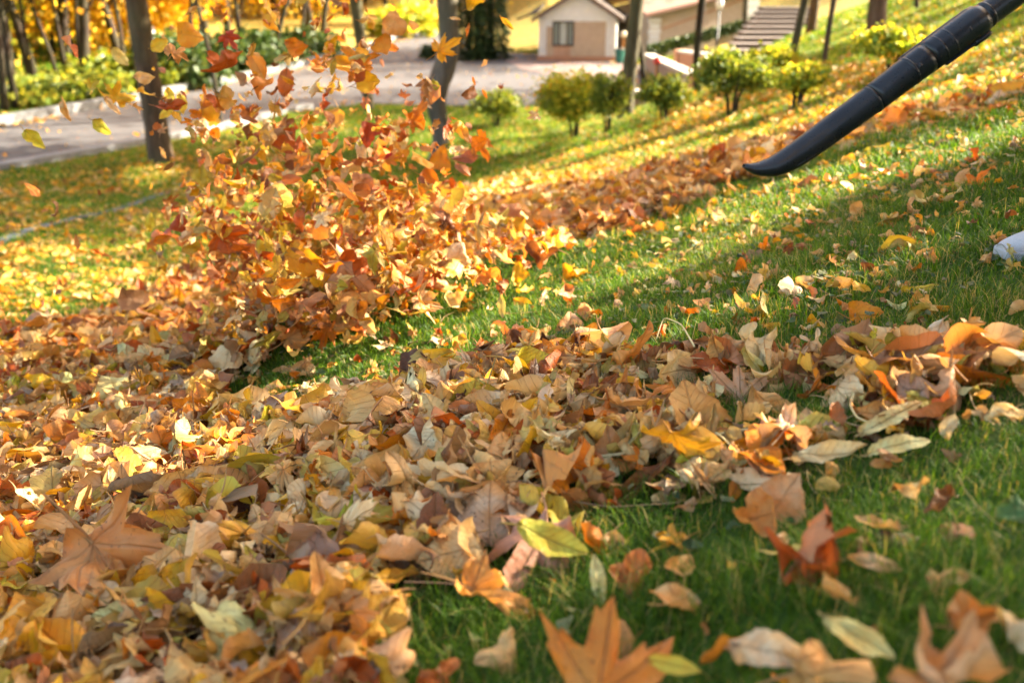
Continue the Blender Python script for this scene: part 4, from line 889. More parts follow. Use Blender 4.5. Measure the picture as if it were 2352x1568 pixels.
photo_tree('smooth grey trunk with an s shaped bend standing behind the blown leaves', [(1000, 392), (1012, 335), (1012, 290), (1000, 240), (1000, 205), (1018, 165), (1034, 125), (1030, 60), (1026, 0)], [44, 38, 38, 46, 50, 50, 44, 44, 46], mat_bark('grey_bark', (.12, .095, .075), (.20, .165, .14), 6), n=2600)
photo_tree('slanting olive grey trunk in front of the white kiosk', [(1436, 270), (1444, 180), (1454, 90), (1464, 0)], [36, 33, 32, 30], M_BARK3, n=3000)
photo_tree('thin wavy trunk just right of the slanting olive trunk', [(1478, 196), (1474, 130), (1464, 70), (1468, 0)], [13, 13, 13, 12], M_BARK2, n=1200)
photo_tree('straight dark trunk between the planter wall and the lamp post', [(1602, 216), (1600, 130), (1606, 60), (1613, 0)], [19, 17, 17, 17], M_BARK2, n=3000)
photo_tree('dark leaning trunk behind the lamp post before the tan building', [(1650, 98), (1638, 50), (1625, 0)], [24, 24, 26], M_BARK2, n=2200)
photo_tree('slim trunk left of the stairs', [(1710, 116), (1711, 60), (1713, 0)], [14, 13, 12], M_BARK3, n=1500)
photo_tree('slim olive trunk leaning right beside the stairs', [(1815, 150), (1826, 100), (1840, 40), (1849, 0)], [18, 18, 18, 18], M_BARK3, n=2600)
photo_tree('slim trunk second from the right of the stairs', [(1893, 146), (1900, 90), (1910, 30), (1916, 0)], [13, 13, 13, 13], M_BARK, n=2200)
photo_tree('grey trunk in the sunlit grass between the two slim ones', [(1862, 78), (1868, 30), (1872, 0)], [24, 22, 22], M_BARK, n=2600)
photo_tree('broad reddish brown trunk nearest the blower tube', [(2008, 92), (2014, 40), (2018, 0)], [46, 42, 40], mat_bark('reddish_bark', (.14, .08, .055), (.24, .16, .12), 8), n=3600)
photo_tree('small dark trunk in the grass at the top right', [(2106, 22), (2105, 0)], [11, 10], M_BARK2, n=1500)
photo_tree('left of two thin trunks before the tan building wall', [(1515, 104), (1508, 50), (1502, 0)], [12, 12, 12], M_BARK2, n=1500)
photo_tree('curved thin trunk leaning left before the tan building wall', [(1575, 99), (1558, 60), (1543, 25), (1537, 0)], [14, 12, 10, 9], M_BARK2, n=1500)
photo_tree('forked grey trunk near the right end of the tan building', [(1684, 60), (1686, 25), (1690, 0)], [16, 14, 14], M_BARK, n=1500)
photo_tree('young double stem by the road kerb behind the plume', [(508, 296), (500, 230), (480, 120), (450, 0)], [13, 12, 10, 9], M_BARK2, n=700, cr=2.2)
# shade trees added uphill, out of view, with crowns shaped to leave sun streaks
rs = np.random.default_rng(5); k_ = 0
for x, y, r_ in [(7.6, 1.2, 3.6), (9.0, 5.2, 4.2), (7.2, -3.2, 3.6), (12.2, 2.2, 4.2), (12.8, 7.0, 4.4), (13.5, -3, 4.4), (17, 5.5, 4.6), (16.8, 13, 4.6), (18, 0, 4.6), (22, 9, 5), (21.5, 17, 5), (26, 14, 5), (26.5, 23, 5.2), (31, 20, 5.5), (33, 29, 5.5), (20.5, 25, 4), (40, 26, 6), (24, 33, 4.5)]:
    z = float(G(x, y)); b = np.array([x, y, z]); k_ += 1
    root = empty('tree', b, 'unseen yellow crowned tree added uphill to shade the slope', 'tree', 'unseen trees added uphill for their shade')
    hh = max(5.8, z-CZ+5.5)-(z-CZ); pts = [(0, 0, -.2), (.05, .05, hh*.35), (-.1, .1, hh*.7), (.1, -.05, hh+.8)]
    mb = MB().tube(pts, [.26, .2, .15, .06], 14, wob=.06)
    for j in range(6):
        a = j*1.1; h0 = hh*(.55+.07*j); mb.tube([(0, 0, h0), (math.cos(a)*r_*.3, math.sin(a)*r_*.3, h0+.7), (math.cos(a)*r_*.6, math.sin(a)*r_*.6, h0+1.5)], [.09, .06, .02], 7)
    mb.build('trunk', M_BARK, root, smooth=True)
    c = b+np.array([0, 0, hh]); 
    obj('crown', crown_mesh('crown', c, (r_, r_, 2.5), int(960*r_), .165, M_YEL, rs, True, b, .3, 80), root)

# the yellow wood over the road
GW = 'trees of the yellow wood over the road'
trunks_px = [(38, 250, 0, 0, 15), (10, 255, -10, 0, 16), (200, 205, 190, 0, 24), (285, 165, 235, 0, 20), (75, 205, 45, 0, 9), (160, 200, 120, 0, 9), (180, 190, 175, 0, 10), (135, 190, 70, 0, 9), (490, 120, 455, 0, 14), (560, 150, 540, 0, 12), (620, 140, 660, 0, 12), (735, 95, 750, 0, 14), (300, 185, 262, 0, 10), (430, 150, 440, 0, 10), (690, 110, 700, 0, 9)]
lw = ['leftmost dark trunk at the edge of the yellow wood', 'dark trunk cut by the left picture edge', 'grey trunk with a broad crown left of the lamp', 'trunk leaning left close to the near left tree', 'thin leaning trunk right of the leftmost pair', 'slender trunk leaning left in the bright yellow leaves', 'slender upright trunk in the wood', 'thin trunk leaning strongly left in the wood', 'dark trunk behind the dark red flying leaf', 'trunk behind the tan flying leaf at the top', 'trunk in the wood left of the middle thin tree', 'dark trunk at the wood edge by the bend of the road', 'thin trunk between the leaning ones in the wood', 'thin trunk above the green hedge', 'slim trunk at the right end of the hedges']
variants = []
rv_ = np.random.default_rng(21)
for i in range(7): variants.append(crown_mesh('crown', (0, 0, 3.6), (2.5, 2.5, 3.3), 3300, .17, M_YEL if i < 5 else M_MIX, rv_, False, clump=.22, nclump=70))
for i, (u, v, u2, v2, w) in enumerate(trunks_px):
    b = hit(np.array([float(u)]), np.array([float(v)]), G)[0]; r = ray(u2, v2); q = CAM+r*(b[1]/r[1]); dist = (b-CAM)@FW; rr = width_r(w, dist)
    root = empty('tree', b, lw[i], 'tree', GW); d = q-b; pts = [np.array([0, 0, -.2]), d*.35+np.array([random.uniform(-.08, .08), 0, 0]), d*.7, d, d+np.array([d[0]*.3, 0, 2.]), d+np.array([d[0]*.4, .1, 4.5])]
    mb = MB().tube(pts, [rr*1.3, rr, rr*.95, rr*.9, rr*.7, .03], 12, wob=.05); mb.tube([d*.8, d+np.array([.7, .2, .9])], [rr*.4, .02], 6); mb.build('trunk', M_BARK2, root, smooth=True)
    c = obj('crown', variants[i % 5], root); c.location = (d[0]*.8, 1.2, 3.0); c.rotation_euler = (0, 0, i*1.3)
lw2 = 'dark slim trunk standing deep in the yellow wood'
for i in range(26):
    u = rv_.uniform(-20, 940); v = rv_.uniform(105, 205)-max(0, u-300)*.13; b = hit(np.array([u]), np.array([v]), G)[0]; x, y = b[0], b[1]
    if FD[0]*(y-FA[1])-FD[1]*(x-FA[0]) < 3: continue
    root = empty('tree', b, lw2, 'tree', GW); ln = rv_.uniform(-.28, .12); rr = rv_.uniform(.09, .17); mb = MB(); pts = np.array([(0, 0, -.2), (ln*1.2, 0, 1.6), (ln*3.2, .05, 3.6), (ln*5, 0, 6), (ln*6, 0, 9)]); mb.tube(pts, [rr*1.25, rr, rr*.9, rr*.75, .03], 10, wob=.05)
    for k in range(3): mb.tube([pts[2]+np.array([0, 0, k*.7]), pts[2]+np.array([random.uniform(-.8, .8), -.3, .8+k*.7]), pts[2]+np.array([random.uniform(-1.4, 1.4), -.4, 1.6+k*.7])], [rr*.35, rr*.2, .012], 6)
    mb.build('trunk', M_BARK2, root, smooth=True); c = obj('crown', variants[i % 5], root); c.location = (ln*5, .8, 4.2)
NW = 0
for i in range(400):
    if NW >= 60: break
    v = rv_.uniform(-30, 225); u = rv_.uniform(-220, 1010)
    r = hit(np.array([u]), np.array([max(v, 12.)]), G)[0]
    x = r[0]; y = r[1]
    dk = FD[0]*(y-FA[1])-FD[1]*(x-FA[0])
    if dk < 5.5 or sdist(np.array([[x, y]]), ROAD)[0] > -1.5 or y > 95: continue
    s = rv_.uniform(.75, 1.35)*(1+max(0, y-40)/60); NW += 1
    far = y > 45; root = empty('tree', (x, y, r[2]), 'bright yellow low branched young tree in the wood over the road', 'tree', GW, rz=rv_.uniform(0, 6)); root.scale = (s, s, s)
    if NW == 1: tm = MB().tube([(0, 0, -.2), (.05, 0, 1.5), (-.1, .05, 3.5), (.1, 0, 6.5)], [.11, .085, .07, .02], 9, wob=.06); to = tm.build('trunk', M_BARK2, root, smooth=True); tmesh = to.data
    else: obj('trunk', tmesh, root)
    obj('crown', variants[NW % 7], root)
# yellow trees far behind, closing the view under the hill
GB = 'far trees behind the plaza'
for i in range(34):
    u = rv_.uniform(980, 2500); y = rv_.uniform(72, 120); x = (u-CX)/F*y; z = float(G(x, y)); s = rv_.uniform(1.1, 1.8)
    root = empty('tree', (x, y, z), 'far yellow green tree on the rising ground behind the buildings', 'tree', GB, rz=rv_.uniform(0, 6)); root.scale = (s, s, s); obj('trunk', tmesh, root); c_ = obj('crown', variants[i % 7], root); c_.location = (0, 0, 1.6)

# bushes
def bush(u, v, wpx, hpx, label, mat, n=5200, leaf=.055, name='bush', cat='bush', stems=5, low=-.6, group=None, flatz=1, foot=.44):
    b = hit(np.array([float(u)]), np.array([float(v)]), G)[0]; d = (b-CAM)@FW; w = wpx*d/F; h = hpx*d/F
    root = empty(name, b, label, cat, group); rg = np.random.default_rng(int(u*3+v))
    mb = MB()
    for j in range(stems):
        a = j*2.4; e = (math.cos(a)*w*.28, math.sin(a)*w*.28, h*.75); mb.tube([(math.cos(a)*.03, math.sin(a)*.03, -.08), (e[0]*.35, e[1]*.35, h*.35), e], [.022, .016, .006], 6)
    mb.build('stem', M_BARK2, root, smooth=True)
    obj('foliage', crown_mesh('foliage', (0, 0, h*(foot+(1-foot)*.5)), (w*.56, w*.56, h*(1-foot)*.56), int(n*.42), leaf*(d/18)**.5*1.15, mat, rg, False, clump=.27, nclump=26), root)
    return root
GBU = 'clipped bushes on the lawn by the plaza'
bush(1140, 292, 92, 78, 'small round green bush leftmost on the lawn by the plaza', M_GRN, 4200, group=GBU)
bush(1318, 322, 128, 142, 'tall leafy yellow green bush catching the sun in front of the kiosk', M_MIX, 17000, .05, group=GBU)
bush(1394, 310, 78, 130, 'narrow dark green bush behind the slanting olive trunk', M_GRN, 5200, group=GBU)
bush(1524, 280, 86, 96, 'round green bush before the pink planter wall', M_GRN, 5200, group=GBU)
bush(1680, 270, 140, 135, 'large rounded green bush right of the straight dark trunk', M_GRN, 9500, .05, group=GBU)
bush(1765, 190, 95, 75, 'sunlit yellow tipped bush behind the large rounded one', M_MIX, 5500, group=GBU)
bush(1830, 250, 95, 90, 'low yellowing bush at the foot of the slim olive trunk', M_MIX, 3600, group=GBU)
bush(2050, 178, 150, 105, 'orange and green bush behind the blower tube', M_MIX, 7000, group=GBU)
bush(985, 133, 34, 24, 'low dark shrub at the corner of the plaza beside the bent trunk', M_SPR, 2600, .05, foot=0)
bush(1325, 240, 18, 62, 'thin upright shoots behind the tall leafy bush', M_MIX, 260, .05, foot=0)
GH = 'dark hedge bushes on the far side of the road'
bush(300, 205, 190, 66, 'olive green shrub mass left of the near left trunk', M_GRN, 6000, .12, 'hedge_bush', group=GH, foot=0)
bush(425, 200, 150, 100, 'dark green shrub right of the near left trunk over the road', M_HEDGE, 6000, .12, 'hedge_bush', group=GH, foot=0)
bush(560, 158, 190, 78, 'dark hedge bush behind the flying leaves by the road', M_HEDGE, 6500, .12, 'hedge_bush', group=GH, foot=0)
bush(700, 130, 150, 52, 'dark hedge bush left of the middle thin trunk', M_HEDGE, 5000, .12, 'hedge_bush', group=GH, foot=0)
bush(180, 222, 190, 48, 'green shrub at the wood edge on the far left', M_GRN, 5200, .12, 'hedge_bush', group=GH, foot=0)
bush(60, 238, 160, 42, 'leafy green shrub between the leftmost dark trunks', M_GRN, 4200, .12, 'hedge_bush', group=GH, foot=0)
bush(930, 84, 150, 52, 'yellow clipped hedge at the far bend of the road', M_MIX, 5500, .14, 'hedge_bush', group=GH, foot=0)
# spruces
def spruce(u, v, wpx, H, label, seed):
    b = hit(np.array([float(u)]), np.array([float(v)]), G)[0]; b[2] = max(b[2], .0); d = (b-CAM)@FW; w = wpx*d/F/2; rg = np.random.default_rng(seed)
    root = empty('spruce', b, label, 'spruce'); MB().tube([(0, 0, -.2), (0, 0, H*.5), (0, 0, H)], [.16, .1, .02], 10).build('trunk', M_BARK2, root, smooth=True)
    n = 17000; z = rg.random(n)**1.2*H; lay = np.floor(z/.33)*.33; fr = (z-lay)/.33
    rmax = w*(1-(z/H)**1.3)*(1.05-.28*fr)*(1+.10*np.sin(lay*9)); a = rg.uniform(0, 2*PI, n); rmax = rmax*(1+.13*np.sin(a*7+lay*5)+.08*np.sin(a*13+lay*11)); r = rmax*rg.uniform(.55, 1, n)**.5
    P = np.stack([np.cos(a)*r, np.sin(a)*r, z+.08-.12*r], -1); out = np.stack([np.cos(a), np.sin(a), -.25+0*a], -1)
    Fm = frame_from(np.stack([-np.cos(a)*.3, -np.sin(a)*.3, 1+0*a], -1)+rg.normal(0, .35, (n, 3)), out); s = rg.uniform(.10, .2, n); base = np.array([[-.22, 0, 0], [0, -.5, 0], [.22, 0, 0], [0, .6, -.05]])
    V = np.einsum('mij,vj->mvi', Fm, base)*s[:, None, None]+P[:, None]
    obj('crown', mesh_np('crown', V.reshape(-1, 3), np.arange(n*4).reshape(n, 4), M_SPR, {'rnd': ('FLOAT', np.repeat(np.clip(rg.normal(.45, .25, n), 0, 1), 4))}, smooth=False), root)
spruce(1078, 136, 100, 7.5, 'dark green dense spruce left of its twin at the plaza', 1)
spruce(1128, 134, 92, 7.0, 'dark green dense spruce nearer the white kiosk', 2)

# ================= buildings =================
M_CREAM = mat_plain('cream_plaster', (.70, .73, .74), (.80, .82, .83), 30, .8, .2, .004); M_TAN = mat_plain('tan_render', (.44, .34, .25), (.50, .40, .30), 30, .85, .25, .004); M_QUOIN = mat_plain('white_stone', (.66, .66, .66), (.78, .78, .78), 20, .7)
M_ROOF = mat_brick('roof_tile', (.06, .048, .042), (.10, .08, .07), (.04, .03, .03), 4, .35, .3); M_FRAME = mat_plain('dark_frame', (.05, .035, .025), (.08, .055, .04), 20, .5); M_BRICK = mat_brick('pink_brick', (.46, .28, .19), (.54, .35, .25), (.3, .22, .17), 5)
M_PINK = mat_plain('pink_render', (.34, .26, .22), (.42, .33, .28), 14, .85); M_CAP = mat_plain('cap_stone', (.46, .42, .38), (.58, .54, .50), 18, .8); M_TERRA = mat_plain('terracotta', (.40, .20, .12), (.52, .28, .18), 16, .85); M_DARKTR = mat_plain('gable_edge', (.12, .08, .06), (.16, .11, .08), 20, .7)
def glass(name, col):
    t = NT(name); return t.done(t.bsdf(col, .08, spec=.8))
b = np.array([*road_pt(1238, 140), 0.]); rz = math.radians(-7.5); W = 174/F*((b-CAM)@FW)
k = empty('kiosk', b, 'small cream gabled kiosk with white corner stones standing on the plaza', 'kiosk', rz=rz)
dist = (b-CAM)@FW; hw = 97*dist/F; hp = 150*dist/F; D = 5.2; ov = .0
m = MB(); V = [(0, 0, .12), (W, 0, .12), (W, 0, hw), (W/2, 0, hp), (0, 0, hw), (0, D, .12), (W, D, .12), (W, D, hw), (W/2, D, hp), (0, D, hw)]
m.add(V, [(0, 1, 2, 3, 4), (6, 5, 9, 8, 7), (1, 6, 7, 2), (5, 0, 4, 9)]); m.build('wall', M_CREAM, k)
m = MB(); m.box((W/2, D/2, .07), (W+.12, D+.12, .26)); m.build('plinth', M_TERRA, k)
m = MB(); m.box((W*.62, -.012, hw*.46), (W*.50, .03, hw*.86)); m.box((W*.155, -.012, hw*.40), (W*.12, .03, hw*.74)); m.build('render_panel', M_TAN, k, bevel=.004)
m = MB(); m.box((W*.30, -.016, hw*.20), (W*.22, .04, hw*.34)); m.build('brick_panel', M_BRICK, k)
for sx in (0, 1):
    m = MB()
    for i in range(6): wd = .30 if i % 2 else .26; m.box((wd/2-.02 if sx == 0 else W-wd/2+.02, -.02, .20+hw*.86*(i+.5)/6), (wd, .06, hw*.86/6-.018))
    m.build('corner_stones', M_QUOIN, k, bevel=.006)
w0, w1, z0, z1 = W*.185, W*.445, hw*.36, hw*.88
m = MB()
for xx in (w0, w0+(w1-w0)*.30, w0+(w1-w0)*.72, w1): m.box((xx, -.05, (z0+z1)/2), (.055, .06, z1-z0))
for zz in (z0, z1): m.box(((w0+w1)/2, -.055, zz), (w1-w0+.06, .07, .06))
wf = m.build('window', M_FRAME, k); m = MB(); m.box(((w0+w1)/2, -.03, (z0+z1)/2), (w1-w0, .012, z1-z0)); m.build('pane', glass('window_glass', (.22, .26, .25)), wf)
m = MB(); m.box((w0+(w1-w0)*.5, -.040, (z0+z1)/2), ((w1-w0)*.3, .006, (z1-z0)*.92)); m.build('curtain', mat_plain('curtain', (.4, .44, .40), (.5, .54, .5), 5), wf)
m = MB(); sl = (hp-hw)/(W/2); t_ = .09; o_ = .30
for s in (-1, 1):
    xa, za = W/2, hp+.02; xb = W/2+s*(W/2+o_); zb = hw-sl*o_+.02
    P = [(xa, -.32, za), (xb, -.32, zb), (xb, D+.3, zb), (xa, D+.3, za)]; P += [(p[0], p[1], p[2]+t_) for p in P]
    f = [(0, 3, 2, 1), (4, 5, 6, 7), (0, 1, 5, 4), (1, 2, 6, 5), (2, 3, 7, 6)]; m.add(P, f if s > 0 else [tuple(reversed(q)) for q in f])
# lean-to roof behind on the left
m.add([(-.3, 2.2, hw+.05), (-1.25, 2.2, hw-.25), (-1.25, D, hw-.25), (-.3, D, hw+.35), (-.3, 2.2, hw+.13), (-1.25, 2.2, hw-.17), (-1.25, D, hw-.17), (-.3, D, hw+.43)], [(0, 3, 2, 1), (4, 5, 6, 7), (0, 1, 5, 4), (1, 2, 6, 5), (2, 3, 7, 6), (3, 0, 4, 7)])
rf = m.build('roof', M_ROOF, k)
m = MB()
for s in (-1, 1):
    xb = W/2+s*(W/2+o_); zb = hw-sl*o_; m.add([(W/2, -.345, hp-.06), (xb, -.345, zb-.06), (xb, -.345, zb+t_+.03), (W/2, -.345, hp+t_+.03), (W/2, -.32, hp-.06), (xb, -.32, zb-.06), (xb, -.32, zb+t_+.03), (W/2, -.32, hp+t_+.03)], [(0, 1, 2, 3), (7, 6, 5, 4), (0, 4, 5, 1), (3, 2, 6, 7)])
m.build('gable_trim', M_DARKTR, rf)

# long tan building on the slope behind
def wp(u, v, y):      # world point on the sight line at distance y ahead
    r = ray(u, v); return CAM+r*(y/r[1])
p0 = wp(1488, 112, 46); p1 = wp(1742, 34, 48.5); ax = p1-p0; L_ = math.hypot(ax[0], ax[1]); rz = math.atan2(ax[1], ax[0])
t2 = empty('long_building', (p0[0], p0[1], p0[2]-.6), 'long tan rendered building with tiled eaves behind the thin trunks', 'building', rz=rz)
hA = wp(1488, 36, 46)[2]-p0[2]+.6; base_rise = ax[2]
m = MB(); hB = hA+base_rise*.92; D = 5
m.add([(0, 0, 0), (L_, 0, base_rise-.4), (L_, 0, hB), (0, 0, hA), (0, D, 0), (L_, D, base_rise-.4), (L_, D, hB), (0, D, hA)], [(0, 1, 2, 3), (5, 4, 7, 6), (1, 5, 6, 2), (4, 0, 3, 7)]); m.build('wall', M_TAN, t2)
m = MB(); m.add([(-.5, -.5, hA-.05), (L_+.4, -.5, hB-.05), (L_+.4, D/2, hB+1.3), (-.5, D/2, hA+1.3), (-.5, -.5, hA+.09), (L_+.4, -.5, hB+.09), (L_+.4, D/2, hB+1.44), (-.5, D/2, hA+1.44)], [(0, 3, 2, 1), (4, 5, 6, 7), (0, 1, 5, 4), (1, 2, 6, 5), (3, 0, 4, 7)])
m.add([(-.5, D+.5, hA-.05), (L_+.4, D+.5, hB-.05), (L_+.4, D/2, hB+1.3), (-.5, D/2, hA+1.3), (-.5, D+.5, hA+.09), (L_+.4, D+.5, hB+.09), (L_+.4, D/2, hB+1.44), (-.5, D/2, hA+1.44)], [(0, 1, 2, 3), (7, 6, 5, 4)]); m.build('roof', mat_plain('eaves_tile', (.26, .15, .12), (.36, .22, .18), 12), t2)
m = MB(); m_ = MB()
for i in range(6): m.box((.28, -.03, .5+(hA-.6)*(i+.5)/6), (.6 if i % 2 else .5, .1, (hA-.6)/6-.03)); m_.box((L_-.4, -.03, base_rise+(hB-base_rise)*(i+.5)/6), (.7, .1, (hB-base_rise)/6-.03))
m.build('corner_stones', M_QUOIN, t2); m_.build('corner_stones', M_QUOIN, t2)
m = MB(); m.add([(.7, -.03, hA-.62), (L_-.8, -.03, hB-.62), (L_-.8, -.03, hB-.55), (.7, -.03, hA-.55), (.7, .0, hA-.62), (L_-.8, .0, hB-.62), (L_-.8, 0, hB-.55), (.7, 0, hA-.55)], [(0, 1, 2, 3), (3, 2, 6, 7), (0, 4, 5, 1)]); m.build('string_course', M_TERRA, t2)

# planter walls, each standing on the ground between two picture points
def garden_wall(pa, pb, ya, yb, h, th, label, mat=M_PINK, capm=M_CAP, name='planter_wall', pillar=None, sink=.8):
    a = wp(*pa, ya); c = wp(*pb, yb); dx = c-a; L_ = math.hypot(dx[0], dx[1]); root = empty(name, (a[0], a[1], a[2]), label, 'garden wall', 'low garden walls right of the kiosk', rz=math.atan2(dx[1], dx[0]))
    q = dx[2]; f = [(0, 1, 2, 3), (5, 4, 7, 6), (1, 5, 6, 2), (4, 0, 3, 7), (3, 2, 6, 7)]
    MB().add([(0, 0, -h-sink), (L_, 0, q-h-sink), (L_, 0, q-.08), (0, 0, -.08), (0, th, -h-sink), (L_, th, q-h-sink), (L_, th, q-.08), (0, th, -.08)], f).build('wall', mat, root)
    MB().add([(-.05, -.06, -.08), (L_+.05, -.06, q-.08), (L_+.05, -.06, q), (-.05, -.06, 0), (-.05, th+.06, -.08), (L_+.05, th+.06, q-.08), (L_+.05, th+.06, q), (-.05, th+.06, 0)], f+[(0, 4, 5, 1)]).build('cap', capm, root)
    if pillar:
        s = {'a': 0, 'b': L_}[pillar]; z = 0 if pillar == 'a' else q; MB().box((s, th/2, z-(h+sink)/2+.02), (.42, .42, h+sink)).build('pillar', M_TERRA, root, bevel=.01)
garden_wall((1482, 124), (1590, 172), 40, 27, 1.0, .28, 'pinkish sloping planter wall with a pale cap behind the round green bush', pillar='b')
garden_wall((1556, 116), (1665, 128), 38, 33, .8, .28, 'terracotta planter wall with a pale cap below the stairs', M_TERRA, pillar='a')
garden_wall((1448, 207), (1484, 209), 26, 26, .35, .3, 'low brick edge wall at the foot of the slanting trunk', M_BRICK)
garden_wall((1745, 114), (1900, 146), 34, 28, .45, .25, 'low pink wall behind the slim trunks right of the stairs', M_PINK)
# stairs climbing to the upper right
ns = 9; a = wp(1722, 128, 36); c = wp(1800, 18, 45); st_ = empty('outdoor_stairs', a, 'brown stone stairs climbing the slope right of the long building', 'stairs'); d = (c-a)/ns; nrm = np.array([-d[1], d[0], 0]); nrm = nrm/np.linalg.norm(nrm); m1 = MB(); m2 = MB()
for i in range(ns):
    p = d*i; g = max(d[2], .05); m1.box((p[0]+.4, p[1]+.6, p[2]-.5+g/2), (2.2, math.hypot(d[0], d[1])*1.0, 1.0+g-.05), 0); m2.box((p[0]+.4, p[1]+.56, p[2]+g+.0), (2.26, math.hypot(d[0], d[1])*1.06, .06), 0)
m1.build('risers', mat_plain('brown_riser', (.08, .055, .045), (.12, .08, .065), 12), st_); m2.build('treads', mat_plain('stair_tread', (.13, .11, .10), (.19, .16, .15), 12), st_)
# lamp posts
def lamp(u, vtop, vbase, label, post=True, y=None, sign=False, s=1.0):
    b = hit(np.array([float(u)]), np.array([float(vbase)]), G)[0] if y is None else wp(u, vbase, y); r = ray(u, vtop); t = wp(u, vtop, b[1]); h = t[2]-b[2]
    root = empty('street_lamp', b, label, 'street lamp'); k = (b-CAM)@FW/F
    if post: m = MB(); m.tube([(0, 0, -.1), (0, 0, .25), (0, 0, .3), (0, 0, h-.1)], [.11, .10, .05, .04], 12); m.build('post', mat_plain('iron_post', (.03, .035, .04), (.06, .065, .07), 20, .5), root, smooth=True)
    m = MB(); hh = 24*k*s; w_ = 9*k*s; m.tube([(0, 0, h-hh), (0, 0, h-hh*.4), (0, 0, h)], [w_*.55, w_, w_*.75], 14); m.build('lamp_glass', mat_plain('white_lamp_glass', (.75, .75, .72), (.82, .82, .8), 5, .3), root, smooth=True)
    m = MB(); m.tube([(0, 0, h), (0, 0, h+.05), (0, 0, h+.16)], [w_*1.05, w_*.9, .02], 14); m.build('lamp_cap', M_FRAME, root, smooth=True)
    if sign:
        z = wp(u, 118, b[1])[2]-b[2]; m = MB(); m.box((0, -.07, z-.35), (.17, .02, .62)); sg = m.build('notice', mat_plain('notice_white', (.78, .78, .8), (.84, .84, .86), 6, .5), root); m = MB(); m.box((0, -.085, z-.05), (.172, .012, .14)); m.build('notice_head', mat_plain('notice_red', (.6, .12, .16), (.66, .16, .2), 6, .5), sg)
lamp(362, 70, 200, 'black lamp post with white lantern and small white notice behind the left trunk', sign=True)
lamp(1644, -2, 142, 'dark lamp post with white lantern before the long building')
lamp(238, 118, 175, 'small white globe lamp deep in the yellow wood', s=.8)
# bin, red topped post, wooden post
b = wp(1423, 158, 42.5); b[2] = 0; rt = empty('litter_bin', b, 'green litter bin at the right corner of the kiosk', 'litter bin'); MB().tube([(0, 0, .06), (0, 0, .5), (0, 0, .52), (0, 0, .58)], [.17, .2, .22, .22], 16).build('body', mat_plain('green_paint', (.02, .13, .11), (.03, .18, .15), 8, .5), rt, smooth=False); MB().tube([(0, 0, .58), (0, 0, .64)], [.2, .12], 16).build('lid', M_FRAME, rt)
b = wp(1430, 150, 42.8); b[2] = 0; rt = empty('wooden_post', b, 'orange brown wooden post with a pale round top beside the kiosk', 'post'); hh = wp(1436, 88, 42.8)[2]; MB().box((0, 0, hh/2), (.15, .15, hh)).build('post', mat_plain('orange_wood', (.36, .17, .05), (.48, .24, .08), 8), rt, bevel=.01)
m = MB(); m.tube([(0, 0, hh), (0, 0, hh+.06), (0, 0, hh+.2), (0, 0, hh+.27)], [.06, .15, .15, .05], 14); m.build('round_top', mat_plain('pale_top', (.75, .65, .45), (.8, .7, .5), 8), rt, smooth=True)
b = wp(1508, 175, 34); rt = empty('hydrant_post', b, 'brown post with a red cap in front of the pink planter wall', 'post'); hh = wp(1509, 132, 34)[2]-b[2]; MB().tube([(0, 0, -.8), (0, 0, hh-.22)], [.07, .06], 12).build('post', mat_plain('rust_post', (.4, .2, .09), (.5, .26, .12), 8), rt, smooth=True)
MB().tube([(0, 0, hh-.22), (0, 0, hh-.18), (0, 0, hh-.02), (0, 0, hh+.03)], [.1, .13, .12, .04], 14).build('cap', mat_plain('red_paint', (.6, .05, .04), (.68, .09, .07), 8, .4), rt, smooth=True)
# ground cover strip below the long building
q = [(1490, 112), (1530, 104), (1570, 92), (1610, 84), (1650, 72), (1690, 60), (1720, 52)]
for i, (u, v) in enumerate(q): pass
rg = np.random.default_rng(77); Pc = np.array([wp(1488+240*t, 118-66*t+rg.uniform(-7, 9), 45.5+2.5*t+rg.uniform(-.7, -.1)) for t in rg.random(7000)]); Pc[:, 2] += rg.uniform(-.1, .12, 7000)
Fm = frame_from(rg.normal(size=(7000, 3))+np.array([0, -.5, 1]), rg.normal(size=(7000, 3))); base = np.array([[-.5, 0, .08], [0, -.55, 0], [.5, 0, .08], [0, .6, -.05]]); V = np.einsum('mij,vj->mvi', Fm, base)*.15+Pc[:, None]
tag(obj('ivy_ground_cover', mesh_np('ivy', V.reshape(-1, 3), np.arange(28000).reshape(7000, 4), M_HEDGE, {'rnd': ('FLOAT', np.repeat(rg.random(7000), 4))}, smooth=False)), 'dark green creeping cover at the foot of the long building', kind='stuff')
# ================= leaf blower =================
def mat_black():
    t = NT('black_plastic'); P = t.n('TexCoord').outputs['Object']; n = t.noise(P, 60, 6, .7); s = t.noise(P, 5, 6, .7)
    c = t.ramp(s, (.35, (.008, .009, .011)), (.7, (.02, .021, .024))); c = t.mix(t.ramp(t.noise(P, 38, 8, .8), (.63, 0), (.72, .5)), c, (.16, .15, .13))
    return t.done(t.bsdf(c, t.ramp(n, (.3, .24), (.7, .38)), n, .1, .001, .42))
M_BLK = mat_black()
bl0 = at(1740, 388, 3.25)
BP = [(1708, 381, 3.24), (1735, 389, 3.25), (1775, 384, 3.26), (1812, 366, 3.27), (1850, 341, 3.28), (1888, 313, 3.29), (2000, 231, 3.3), (2050, 193, 3.3), (2096, 158, 3.3), (2190, 89, 3.3), (2240, 53, 3.3), (2262, 37, 3.3), (2330, -12, 3.3), (2440, -92, 3.3), (2560, -180, 3.3)]
WP = [10, 28, 46, 57, 61, 63, 67, 68, 70, 72, 72, 62, 60, 62, 66]
P = np.array([at(*p) for p in BP])-bl0; t = np.concatenate([[0], np.cumsum(np.linalg.norm(np.diff(P, axis=0), axis=1))])
